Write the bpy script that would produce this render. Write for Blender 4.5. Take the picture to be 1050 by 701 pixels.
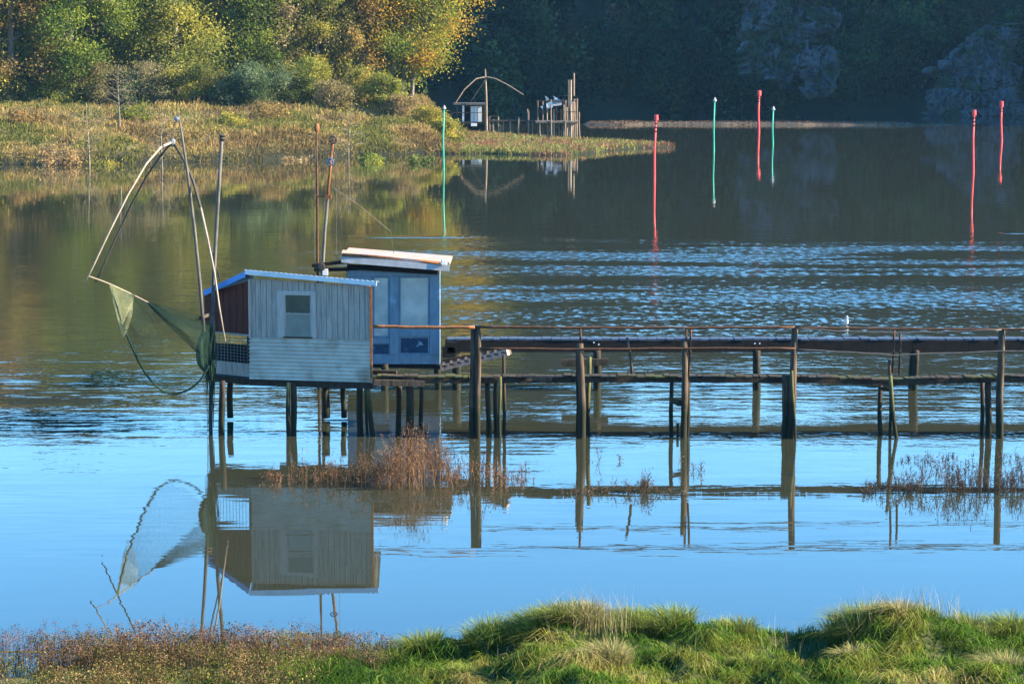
import bpy, math, random
import numpy as np
from mathutils import Vector, noise as mnoise
R=math.radians
rnd=random.Random(5); rng=np.random.default_rng(7)
for o in list(bpy.data.objects): bpy.data.objects.remove(o)
S=bpy.context.scene; C=S.collection
# ---------------------------------------------------------------- camera
FPX=2479.0; CAMH=8.0; PITCH=math.atan(300.5/FPX)
cam=bpy.data.objects.new('camera',bpy.data.cameras.new('camera')); C.objects.link(cam)
cam.location=(0,0,CAMH); cam.rotation_euler=(R(90)-PITCH,0,0)
cam.data.sensor_width=36; cam.data.lens=36*FPX/1050; cam.data.clip_start=.5; cam.data.clip_end=5000
S.camera=cam
# ---------------------------------------------------------------- world, sun, exposure
SUN_EL=26.0; SUN_AZ=95.8      # azimuth clockwise from +Y (view direction)
w=bpy.data.worlds.new('World'); S.world=w; w.use_nodes=True
nt=w.node_tree; bg=nt.nodes['Background']
sky=nt.nodes.new('ShaderNodeTexSky'); sky.sky_type='NISHITA'; sky.sun_disc=False
sky.sun_elevation=R(SUN_EL); sky.sun_rotation=R(SUN_AZ); sky.air_density=1.0; sky.dust_density=0.15; sky.ozone_density=3.0
hs=nt.nodes.new('ShaderNodeHueSaturation'); hs.inputs['Saturation'].default_value=1.40; nt.links.new(sky.outputs[0],hs.inputs['Color']); nt.links.new(hs.outputs[0],bg.inputs[0]); bg.inputs[1].default_value=0.10
sl=bpy.data.lights.new('sun','SUN'); sl.energy=4.5; sl.angle=R(.5); sl.color=(1,.84,.60)
sun=bpy.data.objects.new('sun',sl); C.objects.link(sun)
sd=Vector((math.sin(R(SUN_AZ))*math.cos(R(SUN_EL)),math.cos(R(SUN_AZ))*math.cos(R(SUN_EL)),math.sin(R(SUN_EL))))
sun.rotation_euler=sd.to_track_quat('Z','Y').to_euler(); sun.location=(60,-20,60)
S.view_settings.view_transform='Standard'; S.view_settings.look='None'; S.view_settings.gamma=1
S.view_settings.exposure=2.6

# ---------------------------------------------------------------- helpers
cp,sp_=math.cos(PITCH),math.sin(PITCH)
def ray(px,py):
    dx=(px-525)/FPX; dv=(350.5-py)/FPX
    return Vector((dx,cp+dv*sp_,-sp_+dv*cp))
def P(px,py,Y):
    d=ray(px,py); t=Y/d.y; return Vector((d.x*t,Y,CAMH+d.z*t))
def G(px,py,z=0.0):
    d=ray(px,py); t=(z-CAMH)/d.z; return Vector((d.x*t,d.y*t,z))
def X(px,Y): return (px-525)/FPX*Y*1.0
def sm(t): t=min(max(t,0),1); return t*t*(3-2*t)
def lerp(a,b,t): return a+(b-a)*t
def interp(x,pts): return float(np.interp(x,[p[0] for p in pts],[p[1] for p in pts]))

def tag(o,label=None,cat=None,group=None,kind=None):
    if label: o['label']=label
    if cat: o['category']=cat
    if group: o['group']=group
    if kind: o['kind']=kind
    return o
def worldloc(o):
    v=Vector((0,0,0))
    while o is not None: v=v+o.location; o=o.parent
    return v
def thing(name,loc,label,cat,group=None):
    o=bpy.data.objects.new(name,None); C.objects.link(o); o.location=loc; o.empty_display_size=.3
    return tag(o,label,cat,group)
class MB:
    def __init__(s): s.v=[]; s.f=[]
    def add(s,vs,fs):
        n=len(s.v); s.v+= [tuple(v) for v in vs]; s.f+=[tuple(i+n for i in f) for f in fs]; return s
    def hexa(s,q):   # 8 corners: bottom 4 ccw, top 4
        return s.add(q,[(3,2,1,0),(4,5,6,7),(0,1,5,4),(1,2,6,5),(2,3,7,6),(3,0,4,7)])
    def box(s,c,d,rz=0.0):
        c=Vector(c); hx,hy,hz=d[0]/2,d[1]/2,d[2]/2; ca,sa=math.cos(rz),math.sin(rz)
        q=[]
        for z in(-hz,hz):
            for x,y in((-hx,-hy),(hx,-hy),(hx,hy),(-hx,hy)):
                q.append((c.x+x*ca-y*sa,c.y+x*sa+y*ca,c.z+z))
        return s.hexa(q)
    def beam(s,a,b,wd,ht,up=Vector((0,0,1))):  # box from a to b
        a=Vector(a); b=Vector(b); d=(b-a).normalized(); sd_=d.cross(up).normalized()
        if sd_.length<.1: sd_=Vector((1,0,0))
        u=sd_.cross(d).normalized(); x=sd_*wd/2; z=u*ht/2
        return s.hexa([a-x-z,a+x-z,b+x-z,b-x-z,a-x+z,a+x+z,b+x+z,b-x+z])
    def tube(s,pts,rs,n=10,wob=0.0,cap=True,seed=0):
        pts=[Vector(p) for p in pts]
        if not hasattr(rs,'__len__'): rs=[rs]*len(pts)
        r_=random.Random(seed+len(s.v)); base=len(s.v)
        prof=[1+r_.uniform(-wob,wob) for _ in range(n)]
        ref=None
        for i,p in enumerate(pts):
            d=(pts[min(i+1,len(pts)-1)]-pts[max(i-1,0)]).normalized()
            if ref is None: ref=Vector((0,1,0)) if abs(d.y)<.8 else Vector((1,0,0))
            a=d.cross(ref).normalized(); b=d.cross(a).normalized(); ref=-b if False else ref
            for k in range(n):
                t=2*math.pi*k/n; rr=rs[i]*prof[k]*(1+r_.uniform(-wob,wob)*.4)
                s.v.append(tuple(p+(a*math.cos(t)+b*math.sin(t))*rr))
        for i in range(len(pts)-1):
            for k in range(n):
                s.f.append((base+i*n+k,base+i*n+(k+1)%n,base+(i+1)*n+(k+1)%n,base+(i+1)*n+k))
        if cap:
            s.f.append(tuple(base+k for k in range(n))[::-1]); s.f.append(tuple(base+(len(pts)-1)*n+k for k in range(n)))
        return s
    def post(s,a,b,r,n=10,wob=.08,taper=.9,bow=.012,seed=0):
        a=Vector(a); b=Vector(b); L=(b-a).length; k=max(3,int(L/.22)); r_=random.Random(seed*31+len(s.v)+7)
        ph=r_.uniform(0,6); pts=[];rs=[]
        for i in range(k+1):
            t=i/k; off=Vector((math.sin(ph+t*3.1),math.cos(ph*1.3+t*2.7),0))*bow*(1-abs(2*t-1))*2
            pts.append(a.lerp(b,t)+off); rs.append(r*lerp(1,taper,t)*(1+r_.uniform(-.05,.05)))
        return s.tube(pts,rs,n,wob,seed=seed)
    def lathe(s,c,prof,n=16,axis='z'):
        base=len(s.v); c=Vector(c)
        for r,h in prof:
            for k in range(n):
                t=2*math.pi*k/n
                v=Vector((r*math.cos(t),r*math.sin(t),h)) if axis=='z' else Vector((r*math.cos(t),h,r*math.sin(t)))
                s.v.append(tuple(c+v))
        for i in range(len(prof)-1):
            for k in range(n):
                s.f.append((base+i*n+k,base+i*n+(k+1)%n,base+(i+1)*n+(k+1)%n,base+(i+1)*n+k))
        s.f.append(tuple(base+k for k in range(n))[::-1]); s.f.append(tuple(base+(len(prof)-1)*n+k for k in range(n)))
        return s
def link_mesh(name,me,parent=None,loc=None):
    o=bpy.data.objects.new(name,me); C.objects.link(o)
    if parent is not None: o.parent=parent
    if loc is not None: o.location=loc
    return o
def obj(name,mb,m,parent=None,loc=None,smooth=False,bevel=0):
    off=worldloc(parent) if parent is not None else (Vector(loc) if loc is not None else Vector((0,0,0)))
    me=bpy.data.meshes.new(name); vs=[(v[0]-off.x,v[1]-off.y,v[2]-off.z) for v in mb.v]
    me.from_pydata(vs,[],mb.f); me.materials.append(m)
    if smooth:
        for p in me.polygons: p.use_smooth=True
    me.update()
    o=link_mesh(name,me,parent,None if parent is not None else off)
    if bevel:
        b=o.modifiers.new('bevel','BEVEL'); b.width=bevel; b.segments=2; b.limit_method='ANGLE'
    return o
def npmesh(name,V,F,m,col=None,parent=None,off=(0,0,0),smooth=False):
    """V (n,3) F (m,4) numpy quads; col (n,3)"""
    V=np.asarray(V,dtype=np.float32)-np.asarray(off,dtype=np.float32)
    me=bpy.data.meshes.new(name); n=len(V); mF=len(F); k=F.shape[1]
    me.vertices.add(n); me.vertices.foreach_set('co',V.ravel())
    me.loops.add(mF*k); me.loops.foreach_set('vertex_index',F.astype(np.int32).ravel())
    me.polygons.add(mF); me.polygons.foreach_set('loop_start',np.arange(0,mF*k,k,dtype=np.int32))
    me.polygons.foreach_set('loop_total',np.full(mF,k,dtype=np.int32))
    if smooth: me.polygons.foreach_set('use_smooth',np.ones(mF,dtype=bool))
    me.update(calc_edges=True)
    if col is not None:
        a=me.color_attributes.new('Col','FLOAT_COLOR','POINT'); c=np.ones((n,4),dtype=np.float32); c[:,:3]=col
        a.data.foreach_set('color',c.ravel())
    me.materials.append(m)
    return link_mesh(name,me,parent,None if parent is not None else Vector(off))
def cards(Cn,size,col,r=rng,up=0.0,aspect=.6,axis=None):
    """diamond leaves at centres"""
    n=len(Cn); a=r.normal(size=(n,3)); a/=np.linalg.norm(a,axis=1)[:,None]
    b=r.normal(size=(n,3)); b[:,2]*=(1-up); b-=a*(a*b).sum(1)[:,None]; b/=np.linalg.norm(b,axis=1)[:,None]+1e-9
    s=np.asarray(size).reshape(-1,1)*np.ones((n,1)); 
    V=np.stack([Cn-a*s,Cn-b*s*aspect,Cn+a*s,Cn+b*s*aspect],1).reshape(-1,3)
    F=np.arange(4*n).reshape(n,4); return V,F,np.repeat(col,4,axis=0)
def blades(B,h,wd,lean,col,r=rng,tipcol=None,droop=.35):
    """bent blades: B base (n,3), h,wd (n,), lean (n,2)"""
    n=len(B); th=r.uniform(0,np.pi,n); sx=np.stack([np.cos(th),np.sin(th)*.6,np.zeros(n)],1)*(wd/2)[:,None]
    L=np.concatenate([lean,np.zeros((n,1))],1)
    up=np.array([0,0,1.0]); m1=B+up*(h*.55)[:,None]+L*(h*.25)[:,None]
    ln=np.linalg.norm(lean,axis=1); m2=B+up*(h*np.clip(1-droop*ln,.15,1))[:,None]+L*(h*.8)[:,None]
    V=np.stack([B-sx,B+sx,m1+sx*.8,m1-sx*.8,m2+sx*.12,m2-sx*.12],1).reshape(-1,3)
    i=np.arange(n)[:,None]*6; F=np.concatenate([i+[[0,1,2,3]],i+[[3,2,4,5]]],0)
    if tipcol is None: tipcol=col
    cc=np.stack([col,col,(col+tipcol)/2,(col+tipcol)/2,tipcol,tipcol],1).reshape(-1,3)
    return V,F,cc
def join(parts):
    Vs,Fs,Cs=[],[],[]; k=0
    for V,F,c in parts: Vs.append(V);Fs.append(F+k);Cs.append(c);k+=len(V)
    return np.concatenate(Vs),np.concatenate(Fs),np.concatenate(Cs)
def vnoise(x,y,sc,seed=0.0):
    x=np.atleast_1d(x); y=np.atleast_1d(y)*np.ones_like(x)
    return np.array([mnoise.fractal(Vector((a*sc+seed,b*sc-seed*1.7,seed*.37)),1.0,2.0,4) for a,b in zip(x,y)])
def vn1(x,y,sc,seed=0.0):
    return mnoise.fractal(Vector((x*sc+seed,y*sc-seed*1.7,seed*.37)),1.0,2.0,4)

# ---------------------------------------------------------------- materials
def newmat(n):
    m=bpy.data.materials.new(n); m.use_nodes=True; t=m.node_tree
    return m,t,t.nodes['Principled BSDF']
def surf(name,c1,c2,rough=.8,scale=6.0,stretch=(1,1,1),bump=.3,bdist=.01,metal=0.0,spec=.2,c3=None,s3=1.5,t3=(.5,.65),wet=False,streak=None):
    m,t,b=newmat(name); N=t.nodes; L=t.links
    tc=N.new('ShaderNodeTexCoord'); mp=N.new('ShaderNodeMapping'); mp.inputs['Scale'].default_value=stretch
    L.new(tc.outputs['Object'],mp.inputs[0])
    nz=N.new('ShaderNodeTexNoise'); nz.inputs['Scale'].default_value=scale; nz.inputs['Detail'].default_value=8; nz.inputs['Roughness'].default_value=.65
    L.new(mp.outputs[0],nz.inputs['Vector'])
    cr=N.new('ShaderNodeValToRGB'); cr.color_ramp.elements[0].position=.32; cr.color_ramp.elements[1].position=.68
    cr.color_ramp.elements[0].color=(*c1,1); cr.color_ramp.elements[1].color=(*c2,1); L.new(nz.outputs[0],cr.inputs[0])
    out=cr.outputs[0]
    if c3 is not None:
        n3=N.new('ShaderNodeTexNoise'); n3.inputs['Scale'].default_value=s3; n3.inputs['Detail'].default_value=6; L.new(mp.outputs[0] if streak else tc.outputs['Object'],n3.inputs['Vector'])
        r3=N.new('ShaderNodeValToRGB'); r3.color_ramp.elements[0].position=t3[0]; r3.color_ramp.elements[1].position=t3[1]; L.new(n3.outputs[0],r3.inputs[0])
        mx=N.new('ShaderNodeMix'); mx.data_type='RGBA'; L.new(r3.outputs[0],mx.inputs[0]); L.new(out,mx.inputs[6]); mx.inputs[7].default_value=(*c3,1); out=mx.outputs[2]
    if wet:   # tide line: dark algae on the lower part of piles, ragged edge
        ge=N.new('ShaderNodeNewGeometry'); sx=N.new('ShaderNodeSeparateXYZ'); L.new(ge.outputs['Position'],sx.inputs[0])
        n4=N.new('ShaderNodeTexNoise'); n4.inputs['Scale'].default_value=5; L.new(ge.outputs['Position'],n4.inputs['Vector'])
        ma=N.new('ShaderNodeMath'); ma.operation='MULTIPLY_ADD'; L.new(n4.outputs[0],ma.inputs[0]); ma.inputs[1].default_value=-.9; L.new(sx.outputs[2],ma.inputs[2])
        mr=N.new('ShaderNodeMapRange'); L.new(ma.outputs[0],mr.inputs[0]); mr.inputs[1].default_value=.0; mr.inputs[2].default_value=.55
        mx=N.new('ShaderNodeMix'); mx.data_type='RGBA'; L.new(mr.outputs[0],mx.inputs[0]); mx.inputs[6].default_value=(.010,.012,.006,1); L.new(out,mx.inputs[7]); out=mx.outputs[2]
    L.new(out,b.inputs['Base Color']); b.inputs['Roughness'].default_value=rough; b.inputs['Metallic'].default_value=metal; b.inputs['Specular IOR Level'].default_value=spec
    if bump:
        bp=N.new('ShaderNodeBump'); bp.inputs['Strength'].default_value=bump; bp.inputs['Distance'].default_value=bdist; L.new(nz.outputs[0],bp.inputs['Height']); L.new(bp.outputs[0],b.inputs['Normal'])
    return m
def leafmat(name,transl=.35,nscale=.9,rough=.7):
    m,t,b=newmat(name); N=t.nodes; L=t.links
    at=N.new('ShaderNodeAttribute'); at.attribute_name='Col'
    ge=N.new('ShaderNodeNewGeometry'); nz=N.new('ShaderNodeTexNoise'); nz.inputs['Scale'].default_value=nscale; nz.inputs['Detail'].default_value=3; L.new(ge.outputs['Position'],nz.inputs['Vector'])
    mr=N.new('ShaderNodeMapRange'); L.new(nz.outputs[0],mr.inputs[0]); mr.inputs[1].default_value=.3; mr.inputs[2].default_value=.7; mr.inputs[3].default_value=.75; mr.inputs[4].default_value=1.3
    ml=N.new('ShaderNodeVectorMath'); ml.operation='SCALE'; L.new(at.outputs['Color'],ml.inputs[0]); L.new(mr.outputs[0],ml.inputs['Scale'])
    L.new(ml.outputs[0],b.inputs['Base Color']); b.inputs['Roughness'].default_value=rough; b.inputs['Specular IOR Level'].default_value=.06
    tr=N.new('ShaderNodeBsdfTranslucent'); L.new(ml.outputs[0],tr.inputs[0])
    mx=N.new('ShaderNodeMixShader'); mx.inputs[0].default_value=transl; L.new(b.outputs[0],mx.inputs[1]); L.new(tr.outputs[0],mx.inputs[2])
    L.new(mx.outputs[0],t.nodes['Material Output'].inputs[0]); return m
M={}
M['wood']=surf('weathered_wood',(.02,.013,.008),(.095,.068,.047),.85,7,(3,3,.35),.5,.012,wet=True)
M['wood_dark']=surf('dark_wood',(.010,.008,.006),(.045,.031,.022),.8,7,(3,3,.35),.5,.012,wet=True)  # darker wood tone, with the algae tide line low down
M['wood_deck']=surf('deck_wood',(.012,.009,.006),(.045,.034,.024),.9,6,(.5,3,3),.5,.012,c3=(.04,.045,.012),s3=1.1,t3=(.46,.62))
M['moss_wood']=surf('mossy_wood',(.035,.035,.014),(.11,.11,.04),.9,9,(2,2,.4),.5,.012,wet=True)
M['plank']=surf('grey_planks',(.25,.195,.16),(.41,.34,.29),.85,5,(9,3,.5),.35,.006,c3=(.14,.125,.11),s3=3,t3=(.52,.75),streak=True)
M['plank_lt']=surf('pale_planks',(.30,.25,.22),(.42,.37,.33),.85,5,(6,3,.6),.3,.006)
M['corr']=surf('corrugated_metal',(.32,.28,.23),(.46,.42,.35),.8,3,(1,1,1),.1,.004,metal=.0,c3=(.20,.16,.11),s3=2.2,t3=(.55,.8))
M['red']=surf('dark_red_boards',(.055,.016,.012),(.12,.032,.022),.85,6,(6,3,.5),.4,.006)
M['roof_metal']=surf('roof_sheet',(.42,.50,.58),(.56,.63,.70),.35,3,(1,1,1),.1,.004,metal=.4)
M['roof_blue']=surf('blue_roof_sheet',(.04,.17,.42),(.07,.25,.55),.45,3,(1,1,1),.1,.004)
M['blue']=surf('blue_paint',(.10,.155,.20),(.16,.22,.27),.6,5,(2,2,.7),.2,.004,c3=(.18,.27,.34),s3=4,t3=(.6,.72))
M['fascia']=surf('weathered_fascia',(.16,.15,.145),(.29,.275,.265),.75,4,(.6,3,5),.3,.006,c3=(.42,.20,.10),s3=2.5,t3=(.52,.62),streak=True)
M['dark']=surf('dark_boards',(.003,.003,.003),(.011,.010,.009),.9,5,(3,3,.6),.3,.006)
M['rust_dark']=surf('dark_rusty_steel',(.03,.016,.01),(.10,.05,.028),.8,14,(1,1,1),.4,.003,metal=.2)
M['rust']=surf('rusty_steel',(.08,.036,.016),(.26,.11,.045),.8,14,(1,1,1),.4,.003,metal=.2)
M['steel']=surf('grey_steel',(.12,.13,.14),(.25,.26,.27),.5,14,(1,1,1),.2,.003,metal=.6)
M['pole']=surf('pole_wood',(.03,.03,.03),(.12,.112,.10),.75,7,(3,3,.3),.3,.006)
M['pole_dark']=surf('dark_pole_wood',(.02,.018,.015),(.07,.06,.05),.75,7,(3,3,.3),.3,.006)
M['bamboo']=surf('pale_pole_wood',(.17,.135,.10),(.32,.26,.20),.7,7,(3,3,.3),.3,.006)
M['net']=surf('green_net_cord',(.004,.018,.012),(.010,.036,.024),.8,8,(1,1,1),0)
M['net_pale']=surf('pale_net_cord',(.22,.24,.12),(.34,.35,.2),.8,8,(1,1,1),0)
M['cable']=surf('steel_cable',(.05,.05,.05),(.12,.11,.10),.6,9,(1,1,1),0,metal=.4)
M['redp']=surf('red_marker_paint',(.50,.035,.045),(.62,.06,.06),.45,5,(1,1,.3),.1,.004,c3=(.42,.10,.08),s3=4,t3=(.55,.7))
M['greenp']=surf('green_marker_paint',(.015,.22,.15),(.03,.33,.22),.45,5,(1,1,.3),.1,.004)
M['blue_wheel']=surf('blue_wheel_paint',(.03,.06,.13),(.07,.12,.22),.5,8,(1,1,1),.1,.003)
M['white']=surf('white_paint',(.48,.50,.52),(.66,.66,.66),.6,5,(1,1,1),.2,.004,c3=(.4,.38,.35),s3=5,t3=(.6,.75))
M['tarp']=surf('pale_tarp',(.20,.205,.21),(.30,.30,.305),.7,4,(1,1,1),.3,.01)
M['far_wood']=surf('pale_far_wood',(.10,.075,.055),(.25,.195,.15),.8,3,(3,3,.4),.3,.01)  # lighter wood tone, used only on the distant huts and walkway
M['mud']=surf('mud',(.035,.028,.018),(.08,.062,.04),.7,3,(1,1,1),.6,.05)
M['bank']=surf('bank_soil',(.06,.05,.02),(.13,.11,.04),.95,.6,(1,1,1),.6,.1,c3=(.05,.07,.02),s3=.25,wet=True)
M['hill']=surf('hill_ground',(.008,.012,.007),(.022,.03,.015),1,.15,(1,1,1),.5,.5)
M['rock']=surf('cliff_rock',(.02,.023,.028),(.10,.108,.12),.9,.5,(1,1,.5),1,.5,c3=(.03,.04,.02),s3=.35,t3=(.5,.58))
M['bark']=surf('bark',(.06,.05,.04),(.22,.19,.15),.95,3,(2,2,.4),.6,.03)
M['turf']=surf('turf_soil',(.035,.045,.015),(.09,.09,.035),1,4,(1,1,1),.6,.03)
M['leaf']=leafmat('leaves',.45); M['fleaf']=leafmat('forest_leaves',.2,.12); M['grass']=leafmat('grass',.3,3.0)
M['reed']=leafmat('dry_stems',.2,3.0)
def glass(name,base,rough=.06):
    m,t,b=newmat(name); N=t.nodes; L=t.links
    tc=N.new('ShaderNodeTexCoord'); nz=N.new('ShaderNodeTexNoise'); nz.inputs['Scale'].default_value=2.2; nz.inputs['Detail'].default_value=5; L.new(tc.outputs['Object'],nz.inputs['Vector'])
    cr=N.new('ShaderNodeValToRGB'); cr.color_ramp.elements[0].position=.4; cr.color_ramp.elements[1].position=.6
    cr.color_ramp.elements[0].color=(*[c*.75 for c in base],1); cr.color_ramp.elements[1].color=(*base,1); L.new(nz.outputs[0],cr.inputs[0]); L.new(cr.outputs[0],b.inputs['Base Color'])
    b.inputs['Roughness'].default_value=rough; b.inputs['IOR'].default_value=1.5; return m
M['glass']=glass('olive_reflection_glass',(.06,.075,.06)); M['glass_pale']=glass('pale_dusty_glass',(.46,.45,.40),.3)  # upper pane colour carries the olive of reflected trees
M['glass_dark']=surf('grimy_dark_glass',(.01,.03,.06),(.02,.06,.11),.25,6,(1,1,1),.05,.003,c3=(.20,.28,.34),s3=7,t3=(.62,.66))

# ---------------------------------------------------------------- water
def make_water():
    m,t,b=newmat('river_water'); N=t.nodes; L=t.links
    ge=N.new('ShaderNodeNewGeometry'); sx=N.new('ShaderNodeSeparateXYZ'); L.new(ge.outputs['Position'],sx.inputs[0])
    def mth(op,a,b_=None,c=None,clamp=False):
        n=N.new('ShaderNodeMath'); n.operation=op; n.use_clamp=clamp
        for i,v in enumerate((a,b_,c)):
            if v is None: continue
            if isinstance(v,(int,float)): n.inputs[i].default_value=v
            else: L.new(v,n.inputs[i])
        return n.outputs[0]
    def nz(sc,stretch,detail=3,rough=.5,dist=0):
        mp=N.new('ShaderNodeMapping'); mp.inputs['Scale'].default_value=stretch; L.new(ge.outputs['Position'],mp.inputs[0])
        n=N.new('ShaderNodeTexNoise'); n.inputs['Scale'].default_value=sc; n.inputs['Detail'].default_value=detail; n.inputs['Roughness'].default_value=rough; n.inputs['Distortion'].default_value=dist
        L.new(mp.outputs[0],n.inputs['Vector']); return n.outputs[0]
    def rng_(v,a,b_,c=0,d=1,smooth=True):
        n=N.new('ShaderNodeMapRange'); n.interpolation_type='SMOOTHSTEP' if smooth else 'LINEAR'; L.new(v,n.inputs[0])
        for i,q in enumerate((a,b_,c,d)): n.inputs[i+1].default_value=q
        return n.outputs[0]
    y=sx.outputs[1]; x=sx.outputs[0]
    big=nz(1,(.012,.07,0),3,.55)     # streaky breeze patches
    yy=mth('MULTIPLY_ADD',mth('SUBTRACT',big,.5),9.0,y)
    band=mth('MULTIPLY',rng_(yy,62,80),rng_(yy,106,96))
    gap=mth('SUBTRACT',1.0,mth('MULTIPLY',mth('MULTIPLY',rng_(yy,80,81.5),rng_(yy,86,84.5)),.72))
    band=mth('MULTIPLY',band,gap)
    side=rng_(x,-12,0,.10,1)
    patch=rng_(nz(1,(.05,.26,0),5,.7),.38,.62,.08,1.1)
    strong=mth('MULTIPLY',mth('MULTIPLY',band,side),patch)
    mid=mth('MULTIPLY',mth('MULTIPLY',rng_(y,40,52),rng_(y,112,85)),rng_(nz(1,(.04,.35,0),3,.6),.35,.65,.3,1))
    near=mth('MULTIPLY',rng_(y,34,42,.35,1),rng_(nz(1,(.05,.55,0),3,.6),.4,.62,.35,1.6))
    def cn(off_,sc_=(3.2,1.9,1)):
        mp=N.new('ShaderNodeMapping'); mp.inputs['Scale'].default_value=sc_; mp.inputs['Location'].default_value=off_; L.new(ge.outputs['Position'],mp.inputs[0])
        n=N.new('ShaderNodeTexNoise'); n.inputs['Scale'].default_value=1; n.inputs['Detail'].default_value=5; n.inputs['Roughness'].default_value=.68; L.new(mp.outputs[0],n.inputs['Vector']); return mth('SUBTRACT',n.outputs[0],.5)
    b2=mth('MULTIPLY',mth('MULTIPLY',rng_(y,36.6,38.0),rng_(y,44.5,42.5)),.034); fine=cn((9,2,1),(.7,5.5,1)); zone=mth('MULTIPLY',rng_(y,39,58),rng_(y,125,90)); zone=mth('MULTIPLY',zone,rng_(nz(1,(.06,.5,0),4,.65),.36,.62,.25,1.2))
    sy=mth('ADD',mth('MULTIPLY',cn((31,17,5)),mth('MULTIPLY',strong,.72)),mth('MULTIPLY',fine,mth('MULTIPLY_ADD',zone,.10,mth('ADD',b2,.005))))
    cv=N.new('ShaderNodeCombineXYZ'); L.new(mth('MULTIPLY',cn((3,7,0)),mth('MULTIPLY',strong,.4)),cv.inputs[0]); L.new(sy,cv.inputs[1]); cv.inputs[2].default_value=1
    vn=N.new('ShaderNodeVectorMath'); vn.operation='NORMALIZE'; L.new(cv.outputs[0],vn.inputs[0])
    # heights in metres
    r1=nz(1,(4.2,1.5,0),4,.6,.3); r2=nz(1,(1.6,1.3,0),4,.6); r3=nz(1,(.45,1.6,0),2,.5)
    h=mth('MULTIPLY',r1,mth('MULTIPLY',strong,.012))
    h=mth('ADD',h,mth('MULTIPLY',r2,mth('MULTIPLY',mid,.009)))
    h=mth('ADD',h,mth('MULTIPLY',r3,mth('MULTIPLY',near,.0013)))
    # two boat-wake streaks
    wk=nz(1,(.5,2.5,0),3)
    for (x0,x1,yc,wd) in ((-7.5,-.3,103.2,.9),(20.4,60,105.5,.5)):
        mk=mth('MULTIPLY',mth('MULTIPLY',rng_(x,x0,x0+2.5),rng_(x,x1,x1-2.5)),rng_(mth('ABSOLUTE',mth('SUBTRACT',mth('MULTIPLY_ADD',big,3,y),yc+1.5)),wd,wd*.2))
        h=mth('ADD',h,mth('MULTIPLY',wk,mth('MULTIPLY',mk,.05)))
    # spreading ring of ripples in the calm
    c=G(402,577); dx=mth('SUBTRACT',x,c.x); dy=mth('SUBTRACT',y,c.y); d=mth('SQRT',mth('ADD',mth('MULTIPLY',dx,dx),mth('MULTIPLY',dy,dy)))
    ring=mth('MULTIPLY',rng_(mth('ABSOLUTE',mth('SUBTRACT',d,.62)),.12,.0),.0005); h=mth('ADD',h,ring)
    bp=N.new('ShaderNodeBump'); bp.inputs['Strength'].default_value=1; bp.inputs['Distance'].default_value=1; L.new(h,bp.inputs['Height'])
    L.new(vn.outputs[0],bp.inputs['Normal']); L.new(bp.outputs[0],b.inputs['Normal'])
    b.inputs['Base Color'].default_value=(.023,.026,.016,1); L.new(mth('MULTIPLY_ADD',strong,.17,.012),b.inputs['Roughness']); b.inputs['IOR'].default_value=1.45
    return m
M['water']=make_water()
wb=MB(); wb.add([(-300,-60,0),(350,-60,0),(350,630,0),(-300,630,0)],[(0,1,2,3)])
tag(obj('water',wb,M['water']),'calm blue river with a rippled band and mirror reflections',kind='structure')

# ---------------------------------------------------------------- terrain
YF=G(600,446).y; YB=G(600,398).y
def grid(name,x0,x1,nx,y0,y1,ny,fn,m,label):
    xs=np.linspace(x0,x1,nx); ys=np.linspace(y0,y1,ny); V=np.array([(x,y,fn(x,y)) for y in ys for x in xs])
    i=np.arange(nx*(ny-1)).reshape(ny-1,nx)[:,:-1].ravel(); F=np.stack([i,i+1,i+nx+1,i+nx],1)
    o=npmesh(name,V,F,m,smooth=True); tag(o,label,kind='structure'); return o
# hills round the far side of the water and an added shading ridge on the right, out of frame
def hillz(x,y):
    ys=292+6*math.sin(x*.03)+vn1(x,0,.02,3)*14 - 0.00*x
    t=(y-ys)
    z=-1.5+max(0,t)*.62*(1-.0012*max(0,t)) if t>-3 else -1.5
    z=min(z,47-.02*t)
    z+=sm(t/25)*vn1(x,y,.02,9)*9
    # right-hand ridge, added out of view to throw the far slope into shade
    r=min(1.0,max(0,(x-.27*y-8)/80.0)) if y>236 else 0
    rz=sm(r)*sm((y-236)/26.0)*175
    z=max(z,rz-1.5) if rz>0 else z
    return z
grid('hill',-290,340,150,232,620,120,hillz,M['hill'],'steep shaded valley side beyond the water, with an added unseen ridge shading it')
# left wooded bank and its spit
FS=[(-80,169),(0,168.5),(60,169),(120,168),(200,167),(260,164.5),(300,163),(350,160),(400,159),(450,158),(500,158),(540,160),(580,160),(620,155.5),(650,152.8),(675,151.6),(695,151.1)]
FSW=[tuple(G(a,b)[:2]) for a,b in FS]; FSW=[(-140,FSW[0][1]-10)]+FSW
BSW=[tuple(G(a,b)[:2]) for a,b in ((470,138),(500,139.5),(540,142),(580,144),(620,146.5),(660,149),(695,151))]
def bankz(x,y):
    yf=interp(x,FSW)+vn1(x,0,.25,2)*1.2; s=y-yf
    if x>FSW[-1][0]: s=min(s,(FSW[-1][0]-x)*2)
    if x>BSW[0][0]: tb=(interp(x,BSW)-y)
    else: tb=BSW[0][1]+(BSW[0][0]-x)*3.2-y
    w_=1-sm((x+8.6)/5.0)
    e=min(s,tb)
    low=-.6+.8*sm((e+1.2)/2.0) if e<.8 else .2
    z=low+ w_*(3.0*(min(max(s-.3,0)/24.0,1))**.75)*sm(tb/9) + w_*sm(s/4)*vn1(x,y,.16,5)*.55
    return z
grid('river_bank',-140,14,200,150,290,190,bankz,M['bank'],'wooded far bank running out to a low spit')
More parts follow.
